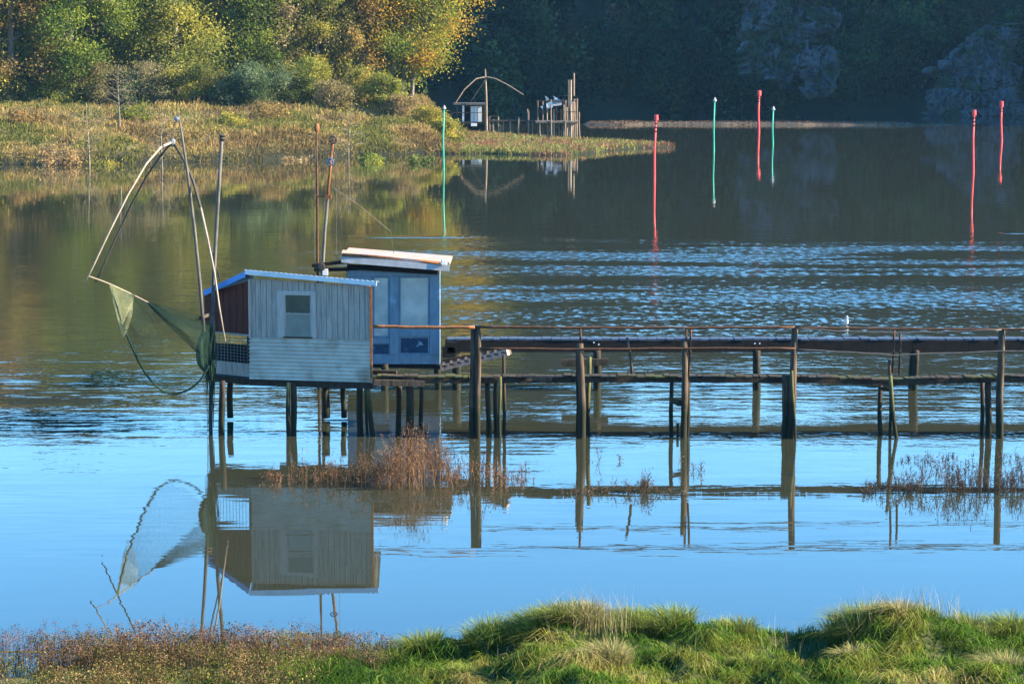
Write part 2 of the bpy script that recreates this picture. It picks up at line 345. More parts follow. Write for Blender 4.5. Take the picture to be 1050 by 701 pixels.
# distant mud bar
def barz(x,y):
    yf=G(600+0,132).y; xl=X(588,255)
    c=256+2.5*math.sin(x*.08)+ (x-8)*.02; hw=(1.5+2.8*vn1(x,0,.07,4))*sm((x-xl)/6)*sm((50-x)/6)
    return -.5+.75*sm((hw-abs(y-c))/1.8+.5)
grid('sandbar',0,58,120,244,268,40,barz,M['mud'],'thin mud bar with reddish weed across the far channel')
# near bank
CR=[(-200,692),(0,690),(120,684),(220,682),(330,676),(380,672),(430,666),(470,658),(520,649),(560,641),(600,639),(650,640),(700,644),(760,649),(820,652),(860,648),(900,639),(950,637),(1000,644),(1050,647),(1250,645)]
def crest(x):
    px=525+x*FPX/31.0; py=interp(px,CR)
    yc=lerp(31.5,30.9,sm((px-300)/250)); z=P(px,py,yc).z
    return yc,max(z,.02),px
def nearz(x,y):
    yc,zc,px=crest(x); right=sm((px-330)/120)
    if y>=yc: z=zc-(y-yc)**1.3*lerp(.22,.75,right)
    else:
        d=yc-y; z=zc+lerp(.02,-.16,right)*sm(d/1.2)+.0*d
        z+=sm(d/.5)*((vn1(x,y,.9,11)*.30+vn1(x,y,2.1,5)*.13)*right+vn1(x,y,1.3,17)*.05*(1-right))
        if px>90: z=max(z,.07)
        if right<1: z=min(z,zc+.1) - (1-sm((px-20)/120))*.05
    zr=6.3-.214*y
    return max(z,zr+vn1(x,y,.5,2)*.05 - sm((y-24)/4)*.35) if y<29.5 else max(z,-.8)
grid('near_bank',-14,14,300,-8,36,470,nearz,M['turf'],'grassy near bank at the bottom of the picture')
grid('near_slope',-90,-14.05,60,-8,36,60,lambda x,y:(6.3-.214*y) if y<28.5 else .2-(y-28.5)*.3,M['turf'],'left continuation of the near bank')
grid('near_slope',14.05,90,60,-8,36,60,lambda x,y:(6.3-.214*y) if y<28.5 else .2-(y-28.5)*.3,M['turf'],'right continuation of the near bank')

# ---------------------------------------------------------------- far forest (one mass) and cliffs
def crown_pts(r,n,rad,h):
    k=14; cc=r.normal(size=(k,3)); cc/=np.linalg.norm(cc,axis=1)[:,None]; cc*=np.array([rad,rad,h/2])*r.uniform(.45,.95,(k,1)); cc[:,2]+=h/2
    idx=r.integers(0,k,n); p=cc[idx]+r.normal(size=(n,3))*np.array([rad*.24,rad*.24,h*.10]); return p,idx
def forest():
    r=np.random.default_rng(21); parts=[]
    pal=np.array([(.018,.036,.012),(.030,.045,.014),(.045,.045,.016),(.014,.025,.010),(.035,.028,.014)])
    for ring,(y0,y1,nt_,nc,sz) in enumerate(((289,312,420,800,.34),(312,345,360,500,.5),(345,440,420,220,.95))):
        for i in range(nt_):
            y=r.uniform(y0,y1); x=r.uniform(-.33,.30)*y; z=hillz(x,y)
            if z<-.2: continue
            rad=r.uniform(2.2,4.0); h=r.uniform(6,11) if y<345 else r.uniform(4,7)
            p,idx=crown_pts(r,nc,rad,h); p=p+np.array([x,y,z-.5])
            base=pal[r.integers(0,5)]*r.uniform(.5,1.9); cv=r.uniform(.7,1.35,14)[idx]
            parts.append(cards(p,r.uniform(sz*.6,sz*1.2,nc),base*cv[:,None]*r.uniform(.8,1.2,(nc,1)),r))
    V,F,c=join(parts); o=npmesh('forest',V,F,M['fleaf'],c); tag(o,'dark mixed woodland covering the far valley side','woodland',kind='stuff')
CL=[(X(805,298),298,6),(X(990,296),296,6)]
forest()
def cliff(Y0,cells,label,seed):
    """broken rock face: a rugged sheet standing in the slope, cut to ragged patches"""
    xs0=min(c[0]-c[2] for c in cells); xs1=max(c[0]+c[2] for c in cells); zs0=min(c[1]-c[3] for c in cells); zs1=max(c[1]+c[3] for c in cells)
    nx=int(xs1-xs0); nz_=int(zs1-zs0); g={}; vs=[];fs=[]
    for j in range(nz_+1):
        for i in range(nx+1):
            px=xs0+i; py=zs1-j; p=P(px,py,Y0); d=mnoise.fractal(Vector((p.x*.35,p.z*.25,seed)),1,2,5)*1.3+abs(mnoise.fractal(Vector((p.x*1.1,p.z*.5,seed+5)),1,2,4))*1.1
            yy=Y0+max(0,p.z)*.55+d; q=P(px,py,yy); vs.append(tuple(q))
            m=max(1-((px-c[0])/c[2]/1.25)**2-((py-c[1])/c[3]/1.25)**2 for c in cells); g[(i,j)]=m+mnoise.fractal(Vector((p.x*2.2,p.z*1.2,seed+9)),1,2,5)*2.8
    for j in range(nz_):
        for i in range(nx):
            if g[(i,j)]>.85: a=j*(nx+1)+i; fs.append((a,a+1,a+nx+2,a+nx+1))
    o=obj('cliff',MB().add(vs,fs),M['rock']); q=o.modifiers.new('thick','SOLIDIFY'); q.thickness=1.5; q.offset=-1; tag(o,label,kind='structure')
cliff(291,[(795,12,24,26),(778,48,14,22),(800,60,18,14),(838,62,14,12),(843,80,10,14),(812,34,14,14),(850,20,8,8)],'pale rock faces showing through the trees above the middle red marker',3)
cliff(289,[(1012,58,12,20),(1004,82,24,26),(980,98,22,24),(961,108,8,26),(1026,100,12,12),(1026,40,8,16),(1035,114,16,6),(996,50,8,10)],'pale rock faces low on the shaded slope at the far right',8)

# ---------------------------------------------------------------- haze
hb=MB().box((25,285,70),(660,720,150)); hz=obj('haze',hb,M['mud']); m=bpy.data.materials.new('haze'); m.use_nodes=True; t=m.node_tree; t.nodes.remove(t.nodes['Principled BSDF'])
pv=t.nodes.new('ShaderNodeVolumePrincipled'); pv.inputs['Color'].default_value=(.25,.6,1,1); pv.inputs['Density'].default_value=.00008; pv.inputs['Anisotropy'].default_value=.2; t.links.new(pv.outputs[0],t.nodes['Material Output'].inputs['Volume'])
hz.data.materials[0]=m; tag(hz,'thin blue morning haze over the river','haze',kind='stuff')
# ---------------------------------------------------------------- trees of the left bank
PAL={'green':[(.075,.10,.017),(.115,.13,.02),(.052,.07,.015)],
 'olive':[(.14,.14,.03),(.20,.17,.03),(.09,.10,.025)],
 'dark':[(.045,.065,.018),(.065,.08,.02),(.085,.09,.022)],
 'brown':[(.16,.11,.04),(.12,.10,.035),(.20,.13,.04)],
 'rust':[(.20,.125,.035),(.17,.125,.04),(.13,.12,.035)],
 'gold':[(.26,.17,.02),(.12,.135,.022),(.17,.155,.025),(.28,.15,.02),(.085,.11,.018)],
 'yellow':[(.25,.22,.03),(.18,.18,.035),(.11,.13,.025)],
 'blue':[(.075,.095,.045),(.10,.12,.06),(.05,.068,.03)],
 'grey':[(.13,.11,.055),(.12,.11,.045),(.09,.09,.035)],
 'pink':[(.22,.15,.07),(.19,.14,.06),(.14,.11,.05)]}
def tree(name,label,cat,x,y,z,H,Rd,pal,n,seed,base=.22,group=None,lean=(0,0),leaf=.17,stems=1,bare=False,twigs=26,trunkr=None):
    r=np.random.default_rng(seed); r_=random.Random(seed); root=thing(name,(x,y,z),label,cat,group)
    tb=MB(); trunkr=trunkr or H*.018; ends=[]
    for s in range(stems):
        sx=(s-(stems-1)/2)*trunkr*3.2; ln=Vector((lean[0]+(sx*.25 if stems>1 else 0),lean[1]))if False else (lean[0]+sx*.2,lean[1])
        pts=[];rs=[]; K=8
        for i in range(K+1):
            t=i/K; pts.append(Vector((x+sx+ln[0]*H*t*t*.9+math.sin(seed+t*4)*.02*H*t,y+ln[1]*H*t+math.cos(seed*2+t*3)*.02*H*t,z-.3+H*.86*t))); rs.append(trunkr*(1.15-t*.98)*(1 if stems==1 else .75))
        tb.tube(pts,rs,8,.08,seed=seed)
        for k in range(twigs//stems):
            t=lerp(base*.9,.95,(k+r_.random())/(twigs/stems)); a=k*2.4+r_.uniform(-.5,.5); i=min(int(t*K),K-1); p0=pts[i].lerp(pts[i+1],t*K-i)
            tt=(t-base)/(1-base); prof=math.sqrt(max(.05,1-(2*max(tt,0)*.93-.75)**2*.55)) if tt>0 else .6
            L=Rd*prof*r_.uniform(.65,1.05); up=r_.uniform(.15,.6)
            d=Vector((math.cos(a),math.sin(a),up)); p1=p0+d*L*.5+Vector((0,0,.1*L)); p2=p0+Vector((d.x,d.y,up*.8-.05))*L
            br=rs[i]*.42; tb.tube([p0,p1,p2],[br,br*.6,br*.2],5,0)
            ends.append(p2); ends.append(p1.lerp(p2,.35)+Vector((r_.uniform(-1,1),r_.uniform(-1,1),r_.uniform(-.5,.7)))*Rd*.18)
            for q in range(2+(3 if bare else 0)):
                p3=p1.lerp(p2,r_.random())+Vector((r_.uniform(-1,1),r_.uniform(-1,1),r_.uniform(0,1.2)))*L*.33
                tb.tube([p1.lerp(p2,.3*q),p3],[br*.3,br*.1],4,0,cap=False); ends.append(p3)
    obj('trunk',tb,M['bark'],root,smooth=True)
    E=np.array([tuple(e) for e in ends]); ne=len(E); idx=r.integers(0,ne,n)
    crad=r.uniform(.10,.21,ne)*Rd
    p=E[idx]+r.normal(size=(n,3))*crad[idx][:,None]*np.array([1,1,.7])
    p[:,2]=np.maximum(p[:,2],z+.1)
    pc=np.array(PAL[pal])*1.3; tone=vnoise(E[:,0],E[:,2]+E[:,1]*.5,.28,seed*.7); pick=np.clip(((tone+.45)/.9*len(pc)+r.normal(size=ne)*.5).astype(int),0,len(pc)-1)
    col=pc[pick][idx]*r.uniform(.72,1.28,(n,1))*np.array([r.uniform(.9,1.1),1,1]); col*=r.uniform(.85,1.2,ne)[idx][:,None]
    V,F,c=cards(p,r.uniform(leaf*.6,leaf*1.3,n),col,r)
    npmesh('crown',V,F,M['leaf'],c,root,off=tuple(root.location)); return root
def bz(x,y): return bankz(x,y)
FRONT=[ # px,Y,H,R,pal,n,label
 (-35,208,18,4.5,'olive',7000,'olive broadleaf tree just off the left edge of the wood'),
 (14,212,19,4.6,'brown',9000,'brown and olive tree at the left end of the wood'),
 (76,207,18,4.6,'green',15000,'bright green leafy tree second from the left in the wood'),
 (128,219,20,4.6,'dark',11000,'dark green tree set back between the bright green and the olive tree'),
 (184,209,19,5.2,'olive',16000,'broad yellow olive tree left of the tall net mast'),
 (240,215,19,4.4,'dark',12000,'dark ivy green tree behind the blue grey willow shrub'),
 (262,209,15,3.2,'green',9000,'narrow green tree above the blue grey willow shrub'),
 (297,214,18,4.2,'grey',7500,'thin greyish brown half bare tree in the middle of the wood'),
 (326,210,14,3.2,'olive',8000,'small olive tree above the yellow bush in mid wood'),
 (356,212,14.5,3.4,'rust',9500,'rust brown tree left of the golden tree'),
 (385,219,18,4.2,'green',11000,'green tree right behind the rust brown tree')]
for i,(px,Y,H,Rd,pal,n,lab) in enumerate(FRONT):
    Y=203+max(px,0)/400*17+(Y-212)*.35; x=X(px,Y); tree('broadleaf_tree',lab,'tree',x,Y,bz(x,Y)-.1,H,Rd,pal,int(n*2.8),100+i,base=.10,group='trees on the far bank',leaf=.112)
x=X(413,221); tree('broadleaf_tree','golden orange and green tree with leaning stems at the right end of the wood','tree',x,221,bz(x,221)-.1,18,5.3,'gold',48000,131,base=.26,group='trees on the far bank',lean=(.17,0),stems=3,twigs=52,leaf=.12,trunkr=.26)
BACK=[(-60,'olive'),(-10,'dark'),(48,'olive'),(100,'brown'),(152,'dark'),(208,'brown'),(255,'dark'),(300,'green'),(342,'dark'),(376,'olive')]
BL=['far left','second from left','third from left','fourth from left','fifth from left','sixth from left','seventh from left','eighth from left','ninth from left','right end']
CN={'olive':'olive','dark':'dark green','brown':'brownish','green':'green'}
for i,(px,pal) in enumerate(BACK):
    Y=234+(i*37%11); x=X(px,Y); tree('broadleaf_tree','%s tree in the shadowed back row of the wood, %s'%(CN[pal],BL[i]),'tree',x,Y,bz(x,Y)-.1,20+i%3,5,pal,7500,160+i,base=.08,group='trees at the back of the wood',leaf=.27)
SHR=[(264,202,3.9,2.6,'blue',7000,'large blue grey willow shrub at the edge of the wood'),
 (300,204,3.4,1.9,'dark',3500,'dark green shrub right of the blue grey willow shrub'),
 (322,205,4.8,1.7,'yellow',3200,'bright yellow leaved bush in the middle of the wood edge'),
 (396,203,3.6,1.5,'yellow',3200,'yellow bush under the golden tree'),
 (372,204,3.4,1.7,'olive',2600,'olive shrub left of the yellow bush under the golden tree'),
 (343,202,2.6,1.6,'pink',2400,'pinkish tan shrub below the rust brown tree'),
 (412,202,2.0,1.3,'pink',1800,'low pinkish shrub right of the leaning stems'),
 (440,200,2.0,1.3,'olive',1800,'low olive shrub near the right end of the bank'),
 (455,199,1.8,1.2,'yellow',1600,'low yellowish shrub on the bank end beside the tall green marker'),
 (38,204,3.6,2.2,'dark',3800,'dark shrub at the foot of the brown tree'),
 (8,203,3,2.0,'grey',2600,'grey brown shrub at the left edge of the picture'),
 (70,203,2.8,2.0,'olive',2600,'olive shrub below the bright green tree'),
 (104,203,4.2,2.2,'grey',3400,'tall greyish shrub right of the bright green tree'),
 (134,203,3.4,2.1,'blue',3000,'pale grey green shrub between two bare saplings'),
 (160,203,3.8,2.2,'grey',3200,'greyish twiggy shrub below the olive tree'),
 (190,203,3.2,2.1,'olive',3000,'olive shrub behind the net mast top'),
 (216,203,3.6,2.2,'dark',3400,'dark shrub left of the blue grey willow shrub'),
 (238,202,2.8,1.8,'blue',3000,'small blue grey shrub left of the big willow shrub')]
for i,(px,Y,H,Rd,pal,n,lab) in enumerate(SHR):
    x=X(px,Y); tree('shrub',lab,'shrub',x,Y,bz(x,Y)-.1,H,Rd,pal,int(n*2.4),200+i,base=.05,group='shrubs along the edge of the wood',stems=3,twigs=24,leaf=.078,trunkr=.06)
SAP=[(92,146,6.2,'grey','thin bare sapling on the grassy bank, leftmost of the four'),(124,138,6.0,'grey','ivy wrapped bare sapling right of the leftmost sapling'),(167,148,5.6,'grey','pale bare sapling left of the net mast top'),(358,144,5.4,'olive','bare sapling with a few leaves right of the twin masts')]
for i,(px,py,H,pal,lab) in enumerate(SAP):
    g=G(px,py,1.6); y=g.y; x=X(px,y); tree('sapling',lab,'tree',x,y,bz(x,y)-.1,H,1.5,pal,420,240+i,base=.35,group='bare saplings on the bank',leaf=.06,bare=True,twigs=26,trunkr=.07)
# brambles on the slope: small bushes one can tell apart
BR=[(28,142,'brown','brown bramble clump low on the bank near the left edge'),(45,128,'dark','dark bramble clump upslope near the left edge'),(60,150,'pink','reddish bramble clump left of the first sapling'),(110,150,'olive','olive bramble clump between the two left saplings'),(140,140,'green','green bramble clump right of the ivy wrapped sapling'),(195,145,'brown','brown bramble clump behind the net mast top'),(240,140,'olive','olive bramble clump right of the grey pole top'),(280,138,'brown','brown bramble clump left of the twin masts'),(305,146,'pink','reddish bramble clump behind the twin masts'),(372,130,'brown','brown bramble clump right of the leafy sapling'),(385,148,'yellow','orange yellow bush at the water edge right of the twin masts'),(420,132,'green','green bush on the slope left of the tall green marker'),(430,148,'dark','dark bramble clump by the water left of the tall green marker'),(400,120,'olive','olive bramble clump high on the bank below the golden tree')]
for i,(px,py,pal,lab) in enumerate(BR):
    g=G(px,py,1.3); x,y=X(px,g.y),g.y
    tree('bramble',lab,'bush',x,y,bz(x,y)-.1,rnd.uniform(.9,1.5),rnd.uniform(1.0,1.6),pal,1300,300+i,base=.05,group='bramble clumps on the bank',stems=3,twigs=15,leaf=.09,trunkr=.03)

# rough grass on the far bank, spit and bar
def bankgrass():
    r=np.random.default_rng(4); n=230000
    y=r.uniform(158,232,n); x=r.uniform(-.235,.0,n)*y; 
    e=r.uniform(0,1,n)<.17; x[e]=r.uniform(-13,13.9,e.sum()); y[e]=r.uniform(178,228,e.sum())
    keep=np.zeros(n,bool); z=np.zeros(n); s=np.zeros(n)
    for i in range(n):
        yf=interp(x[i],FSW); s[i]=y[i]-yf
        if s[i]<-1.5 or s[i]>52: continue
        if s[i]>16 and r.uniform()<.55: continue
        z[i]=bankz(x[i],y[i]); keep[i]=z[i]>-.02
    x,y,z,s=x[keep],y[keep],z[keep],s[keep]; n=len(x)
    t=vnoise(x,y*.6,.16,8)*1.5+r.normal(size=n)*.13; t2=vnoise(x,y,.5,3)
    pal=np.array([(.12,.12,.03),(.19,.155,.045),(.25,.185,.06),(.30,.21,.075),(.23,.15,.065),(.13,.09,.035)])
    k=np.clip(((t+.5)*6).astype(int),0,5); col=pal[k]*r.uniform(.7,1.3,(n,1))
    low=s<2.2; col[low]=col[low]*.55+np.array([.06,.06,.02])*.45
    sp=x>-4; col[sp]=np.array([.17,.17,.05])*r.uniform(.6,1.4,(sp.sum(),1)); red=sp&(vnoise(x,y,.6,31)>.05); col[red]=np.array([.20,.11,.06])*r.uniform(.7,1.3,(red.sum(),1))
    h=r.uniform(.2,.55,n)*(1+1.2*np.clip(t2,-.4,.9)); h[low]*=.6; h[sp]=r.uniform(.2,.5,sp.sum())
    lean=r.normal(size=(n,2))*.45; B=np.stack([x,y,z-.05],1)
    V,F,c=blades(B,h,r.uniform(.035,.10,n),lean,col,r)
    p=B.copy(); q=r.uniform(size=n)<.85; p=p[q]+np.stack([np.zeros(q.sum()),np.zeros(q.sum()),r.uniform(.05,.8,q.sum())*h[q]],1)
    o=npmesh('grass',*[a for a in join([(V,F,c),cards(p,r.uniform(.035,.09,q.sum()),col[q]*.9,r)])][:2],M['grass'],join([(V,F,c),cards(p,r.uniform(.035,.09,q.sum()),col[q]*.9,r)])[2])
    tag(o,'rough autumn grass and weeds covering the far bank and spit','grass',kind='stuff')
bankgrass()
def bargrass():
    r=np.random.default_rng(14); n=16000; x=r.uniform(6,56,n); y=r.uniform(246,266,n); z=np.array([barz(a,b) for a,b in zip(x,y)]); k=z>.0; x,y,z=x[k],y[k],z[k]; n=len(x)
    col=np.array([.10,.062,.038])*r.uniform(.6,1.4,(n,1)); V,F,c=blades(np.stack([x,y,z],1),r.uniform(.08,.24,n),r.uniform(.08,.2,n),r.normal(size=(n,2))*.4,col,r)
    tag(npmesh('marsh_grass',V,F,M['grass'],c),'reddish brown weed growing on the distant mud bar','marsh plants',kind='stuff')
bargrass()

# ---------------------------------------------------------------- near bank grass
def nearveg():
    r=np.random.default_rng(77)
    # green turf, right part
    n=200000; y=r.uniform(27.2,33.0,n); x=r.uniform(-.24,.34,n)*y
    z=np.array([nearz(a,b) for a,b in zip(x,y)]); px=525+x*FPX/y
    edge=330+vnoise(x,y,.8,6)*90+ (31.2-y)*-95
    wgt=np.array([sm((a-e)/90) for a,e in zip(px,edge)])
    k=(z>.06)&(r.uniform(size=n)<wgt); x,y,z,px=x[k],y[k],z[k],px[k]; n=len(x)
    t=vnoise(x,y,.75,40); t2=vnoise(x,y,2.4,50); f=vnoise(x,y,.45,60)
    pal=np.array([(.045,.10,.010),(.075,.14,.014),(.12,.17,.02),(.17,.19,.03),(.26,.22,.07)])
    kk=np.clip(((t*.8+t2*.35+.38)*5+r.normal(size=n)*.6).astype(int),0,4); col=pal[kk]*.78*r.uniform(.5,1.4,(n,1))
    ang=np.pi*.85+f*3.2+t2*2.5+r.normal(size=n)*.8; mag=r.uniform(.5,1.5,n)+t2*.6
    lean=np.stack([np.cos(ang),np.sin(ang)-.35],1)*mag[:,None]
    h=r.uniform(.07,.24,n)*(1+.9*np.clip(t2,-.5,.8))
    parts=[blades(np.stack([x,y,z-.03],1),h,r.uniform(.008,.017,n),lean,col,r,tipcol=col*1.25,droop=.42)]
    # tussocks
    tus=[(430,648,.34,900,0),(500,640,.36,1000,0),(545,632,.38,1200,0),(597,624,.38,2600,1),(575,630,.4,1200,0),(650,628,.32,2200,0),(690,632,.40,1400,0),(760,636,.30,800,0),(898,628,.30,1800,0),(925,626,.36,1800,1),(948,630,.30,1200,0),(880,630,.42,1500,0),(1000,636,.3,900,0),(1040,634,.34,1000,0),(400,655,.25,600,0),(620,690,.36,1500,1),(760,680,.22,700,0),(480,672,.22,600,0),(870,672,.25,700,1),(560,668,.24,700,0),(690,668,.26,800,0),(1010,690,.34,900,1)]
    for (tx,ty,hh,m,st) in tus:
        X0=(tx-525)/FPX*30.9; yc=crest(X0)[0]; yb=yc-.15 if ty<652 else yc-(ty-640)/60*2.1
        rr=hh*.75; a=r.uniform(0,2*np.pi,m); q=np.sqrt(r.uniform(0,1,m))*rr; bx=X0+np.cos(a)*q*.9; by=yb+np.sin(a)*q*.7
        bzz=np.array([nearz(u,v) for u,v in zip(bx,by)])-.02
        c0=np.array((.24,.20,.09) if st else (.12,.15,.03)); cc=c0*r.uniform(.6,1.35,(m,1)); 
        if st: g_=r.uniform(size=m)<.35; cc[g_]=np.array([.12,.15,.04])
        ln=np.stack([np.cos(a)*q/rr*1.0-.3,np.sin(a)*q/rr*.8],1)+r.normal(size=(m,2))*.28
        parts.append(blades(np.stack([bx,by,bzz],1),hh*r.uniform(.35,1.15,m),r.uniform(.007,.014,m),ln,cc,r,tipcol=cc*1.3))
    V,F,c=join(parts); tag(npmesh('grass',V,F,M['grass'],c),'lush green grass combed over the near bank','grass',kind='stuff')
    # pale flowering stalks
    parts=[]
    for (x0,x1,m,hh) in ((560,660,120,.62),(860,990,170,.62),(700,860,60,.4),(600,640,60,.7),(990,1060,40,.45),(480,560,25,.4)):
        bx=(r.uniform(x0,x1,m)-525)/FPX*31; by=np.array([crest(u)[0] for u in bx])-r.uniform(0,.5,m); bb=np.array([nearz(u,v) for u,v in zip(bx,by)])
        cc=np.array([.34,.28,.16])*r.uniform(.6,1.2,(m,1)); parts.append(blades(np.stack([bx,by,bb],1),hh*r.uniform(.45,1.0,m),np.full(m,.006),r.normal(size=(m,2))*.28,cc,r))
    V,F,c=join(parts); tag(npmesh('dry_grass',V,F,M['grass'],c),'pale dry flowering grass stalks rising above the near bank','grass',kind='stuff')
    # brown salt-marsh plants, left part
    n=90000; y=r.uniform(27.8,32.7,n); x=r.uniform(-.27,.0,n)*y
    z=np.array([nearz(a,b) for a,b in zip(x,y)]); px=525+x*FPX/y
    edge=360+vnoise(x,y,.8,6)*90+(31.2-y)*-60
    dens=vnoise(x,y,1.6,90)
    leftthin=np.clip((px-10)/120,0,1)
    k=(z>-.09)&(px<edge+60)&(dens+leftthin*.9+r.uniform(-.2,.2,n)>.12)&((px<edge)|(r.uniform(size=n)<.3)); x,y,z,px=x[k],y[k],z[k],px[k]; n=len(x)
    t=vnoise(x,y,1.8,12); pal=np.array([(.10,.12,.03),(.17,.17,.04),(.20,.15,.05),(.17,.11,.045),(.24,.18,.07),(.12,.08,.045)])
    kk=np.clip(((t+.45)*6+r.normal(size=n)*1.1).astype(int),0,5); col=pal[kk]*.72*r.uniform(.45,1.4,(n,1))*(1+.5*vnoise(x,y,1.1,33))[:,None]
    ht=r.uniform(.02,.22,n)*(1+.6*t); P0=np.stack([x,y,np.maximum(z,0)+np.maximum(ht+.10*vnoise(x,y,2.2,71),.0)],1)
    parts=[cards(P0,r.uniform(.008,.02,n),col,r)]
    m=n//4; q=r.integers(0,n,m); parts.append(blades(np.stack([x[q],y[q],np.maximum(z[q],0)-.02],1),r.uniform(.12,.3,m),r.uniform(.005,.01,m),r.normal(size=(m,2))*.35,col[q]*.8,r))
    V,F,c=join(parts); tag(npmesh('marsh_plants',V,F,M['grass'],c),'low brown and olive salt marsh plants at the lower left','marsh plants',kind='stuff')
    # seed heads
    m=620; px_=r.uniform(-10,400,m)**1.0; bx=(px_-525)/FPX*31.5; by=np.array([crest(u)[0] for u in bx])-r.uniform(-.3,1.2,m); bb=np.maximum(np.array([nearz(u,v) for u,v in zip(bx,by)]),0)
    hh=r.uniform(.14,.40,m)*np.where(px_>330,.7,1); lean=r.normal(size=(m,2))*.25; col=np.array([.085,.05,.032])*r.uniform(.7,1.3,(m,1))
    parts=[blades(np.stack([bx,by,bb],1),hh,np.full(m,.008),lean,col,r)]
    nb=34; tp=np.stack([bx,by,bb],1)+np.concatenate([lean*(hh*.7)[:,None],(hh*.93)[:,None]],1)
    pp=np.repeat(tp,nb,0)+r.normal(size=(m*nb,3))*np.array([.028,.028,.034]); parts.append(cards(pp,r.uniform(.005,.011,m*nb),np.repeat(np.array([.095,.055,.04])*r.uniform(.6,1.5,(m,1)),nb,0),r))
    V,F,c=join(parts); tag(npmesh('seed_heads',V,F,M['reed'],c),'dark brown seed heads standing along the lower left water edge','marsh plants',kind='stuff')
nearveg()
# reeds standing in the shallows
def reedbed(label,items,col0,seed,name='reeds'):
    r=np.random.default_rng(seed); parts=[]
    for (px0,px1,py0,py1,m,h0,h1) in items:
        px=r.uniform(px0,px1,m); py=r.uniform(py0,py1,m); g=np.array([tuple(G(a,b)) for a,b in zip(px,py)]); cl=vnoise(g[:,0],g[:,1],1.2,seed); k=cl+r.uniform(-.3,.5,m)>-.05; g=g[k]; m=len(g)
        if m==0: continue
        env=np.clip(1-((px[k]-(px0+px1)/2)/((px1-px0)/2))**2,.25,1)
        h=r.uniform(h0,h1,m)*env; lean=r.normal(size=(m,2))*.22; c=np.array(col0)*r.uniform(.6,1.4,(m,1)); g[:,2]=-.05
        parts.append(blades(g,h,np.full(m,.010),lean,c,r))
        nb=9; rep=np.repeat(np.arange(m),nb); t=r.uniform(.4,1.0,m*nb); b0=g[rep]+np.concatenate([lean[rep]*(h[rep]*t*.7)[:,None],(h[rep]*t*.9)[:,None]],1)
        parts.append(blades(b0,r.uniform(.06,.16,m*nb),np.full(m*nb,.007),r.normal(size=(m*nb,2))*.9,c[rep],r))
        nb=12; rep=np.repeat(np.arange(m),nb); t=r.uniform(.35,1.0,m*nb); b0=g[rep]+np.concatenate([lean[rep]*(h[rep]*t*.7)[:,None],(h[rep]*t*.95)[:,None]],1)+r.normal(size=(m*nb,3))*.05
        parts.append(cards(b0,r.uniform(.009,.02,m*nb),c[rep]*1.15,r))
    V,F,c=join(parts); tag(npmesh(name,V,F,M['reed'],c),label,'reeds',kind='stuff')
reedbed('rust brown dry reeds in the shallows in front of the huts',[(270,550,488,503,270,.3,.85),(385,470,488,502,330,.55,1.3),(330,550,480,500,160,.4,1.0),(268,330,490,496,30,.3,.75)],(.12,.068,.038),5)
reedbed('sparse dark stems in the shallows between the middle walkway posts',[(575,705,503,508,90,.1,.32),(660,664,503,506,26,.3,.5),(600,640,470,480,8,.2,.4),(663,720,478,496,22,.2,.5)],(.08,.055,.035),6)
reedbed('dark dry reeds in the shallows at the right under the walkway',[(885,1075,498,508,210,.25,.75),(930,990,498,506,110,.35,.8),(1025,1090,490,505,120,.4,.9),(915,1060,470,476,50,.1,.3)],(.05,.038,.03),7)

# ---------------------------------------------------------------- front walkway
DZ=P(700,386,YF).z           # deck level
wk=thing('walkway',(X(715,YF),YF,0),'long weathered wooden walkway with a thin handrail leading right from the grey hut','walkway')
def v(px,py,Y=YF): return P(px,py,Y)
YN=YF-.38; YR=YF+.38
# deck planks
b=MB(); r_=random.Random(3); x=X(384,YN); xe=X(1560,YN)
def sag(x): 
    px=525+x*FPX/YF; return DZ+interp(px,[(380,.02),(487,.0),(600,.02),(700,.015),(816,.01),(915,-.045),(1027,.02),(1230,0)])
while x<xe:
    wd=r_.uniform(.09,.21); z=sag(x)+r_.uniform(-.012,.014); b.box((x+wd/2,YF+r_.uniform(-.06,.05),z),(wd-r_.choice([.004,.006,.006,.03]),.38+r_.uniform(-.04,.04),.035),r_.uniform(-.02,.02)); x+=wd
obj('deck',b,M['wood_deck'],wk)
for yy in (YF-.145,YF+.145):
    b=MB(); xs=[X(p,YF) for p in (384,487,600,700,816,915,1027,1140,1230,1340,1450,1560)]
    for i in range(len(xs)-1):
        for k in range(4):
            xa=lerp(xs[i],xs[i+1],k/4); xb=lerp(xs[i],xs[i+1],(k+1)/4)
            b.beam((xa,yy+r_.uniform(-.004,.004),sag(xa)-.075),(xb,yy,sag(xb)-.07),.06,.09)
    obj('beam',b,M['wood_dark'],wk)
def wpost(px0,py0,px1,py1,w_px,Y,m='wood',par=wk,name='post',seed=1,n=10):
    a=v(px1,py1,Y); a.z=min(a.z,.0)-.5 if py1>=430 else a.z; t=v(px0,py0,Y)
    b=MB().post(a,t,w_px/2/FPX*Y,n,seed=seed); return obj(name,b,M[m],par,smooth=True)
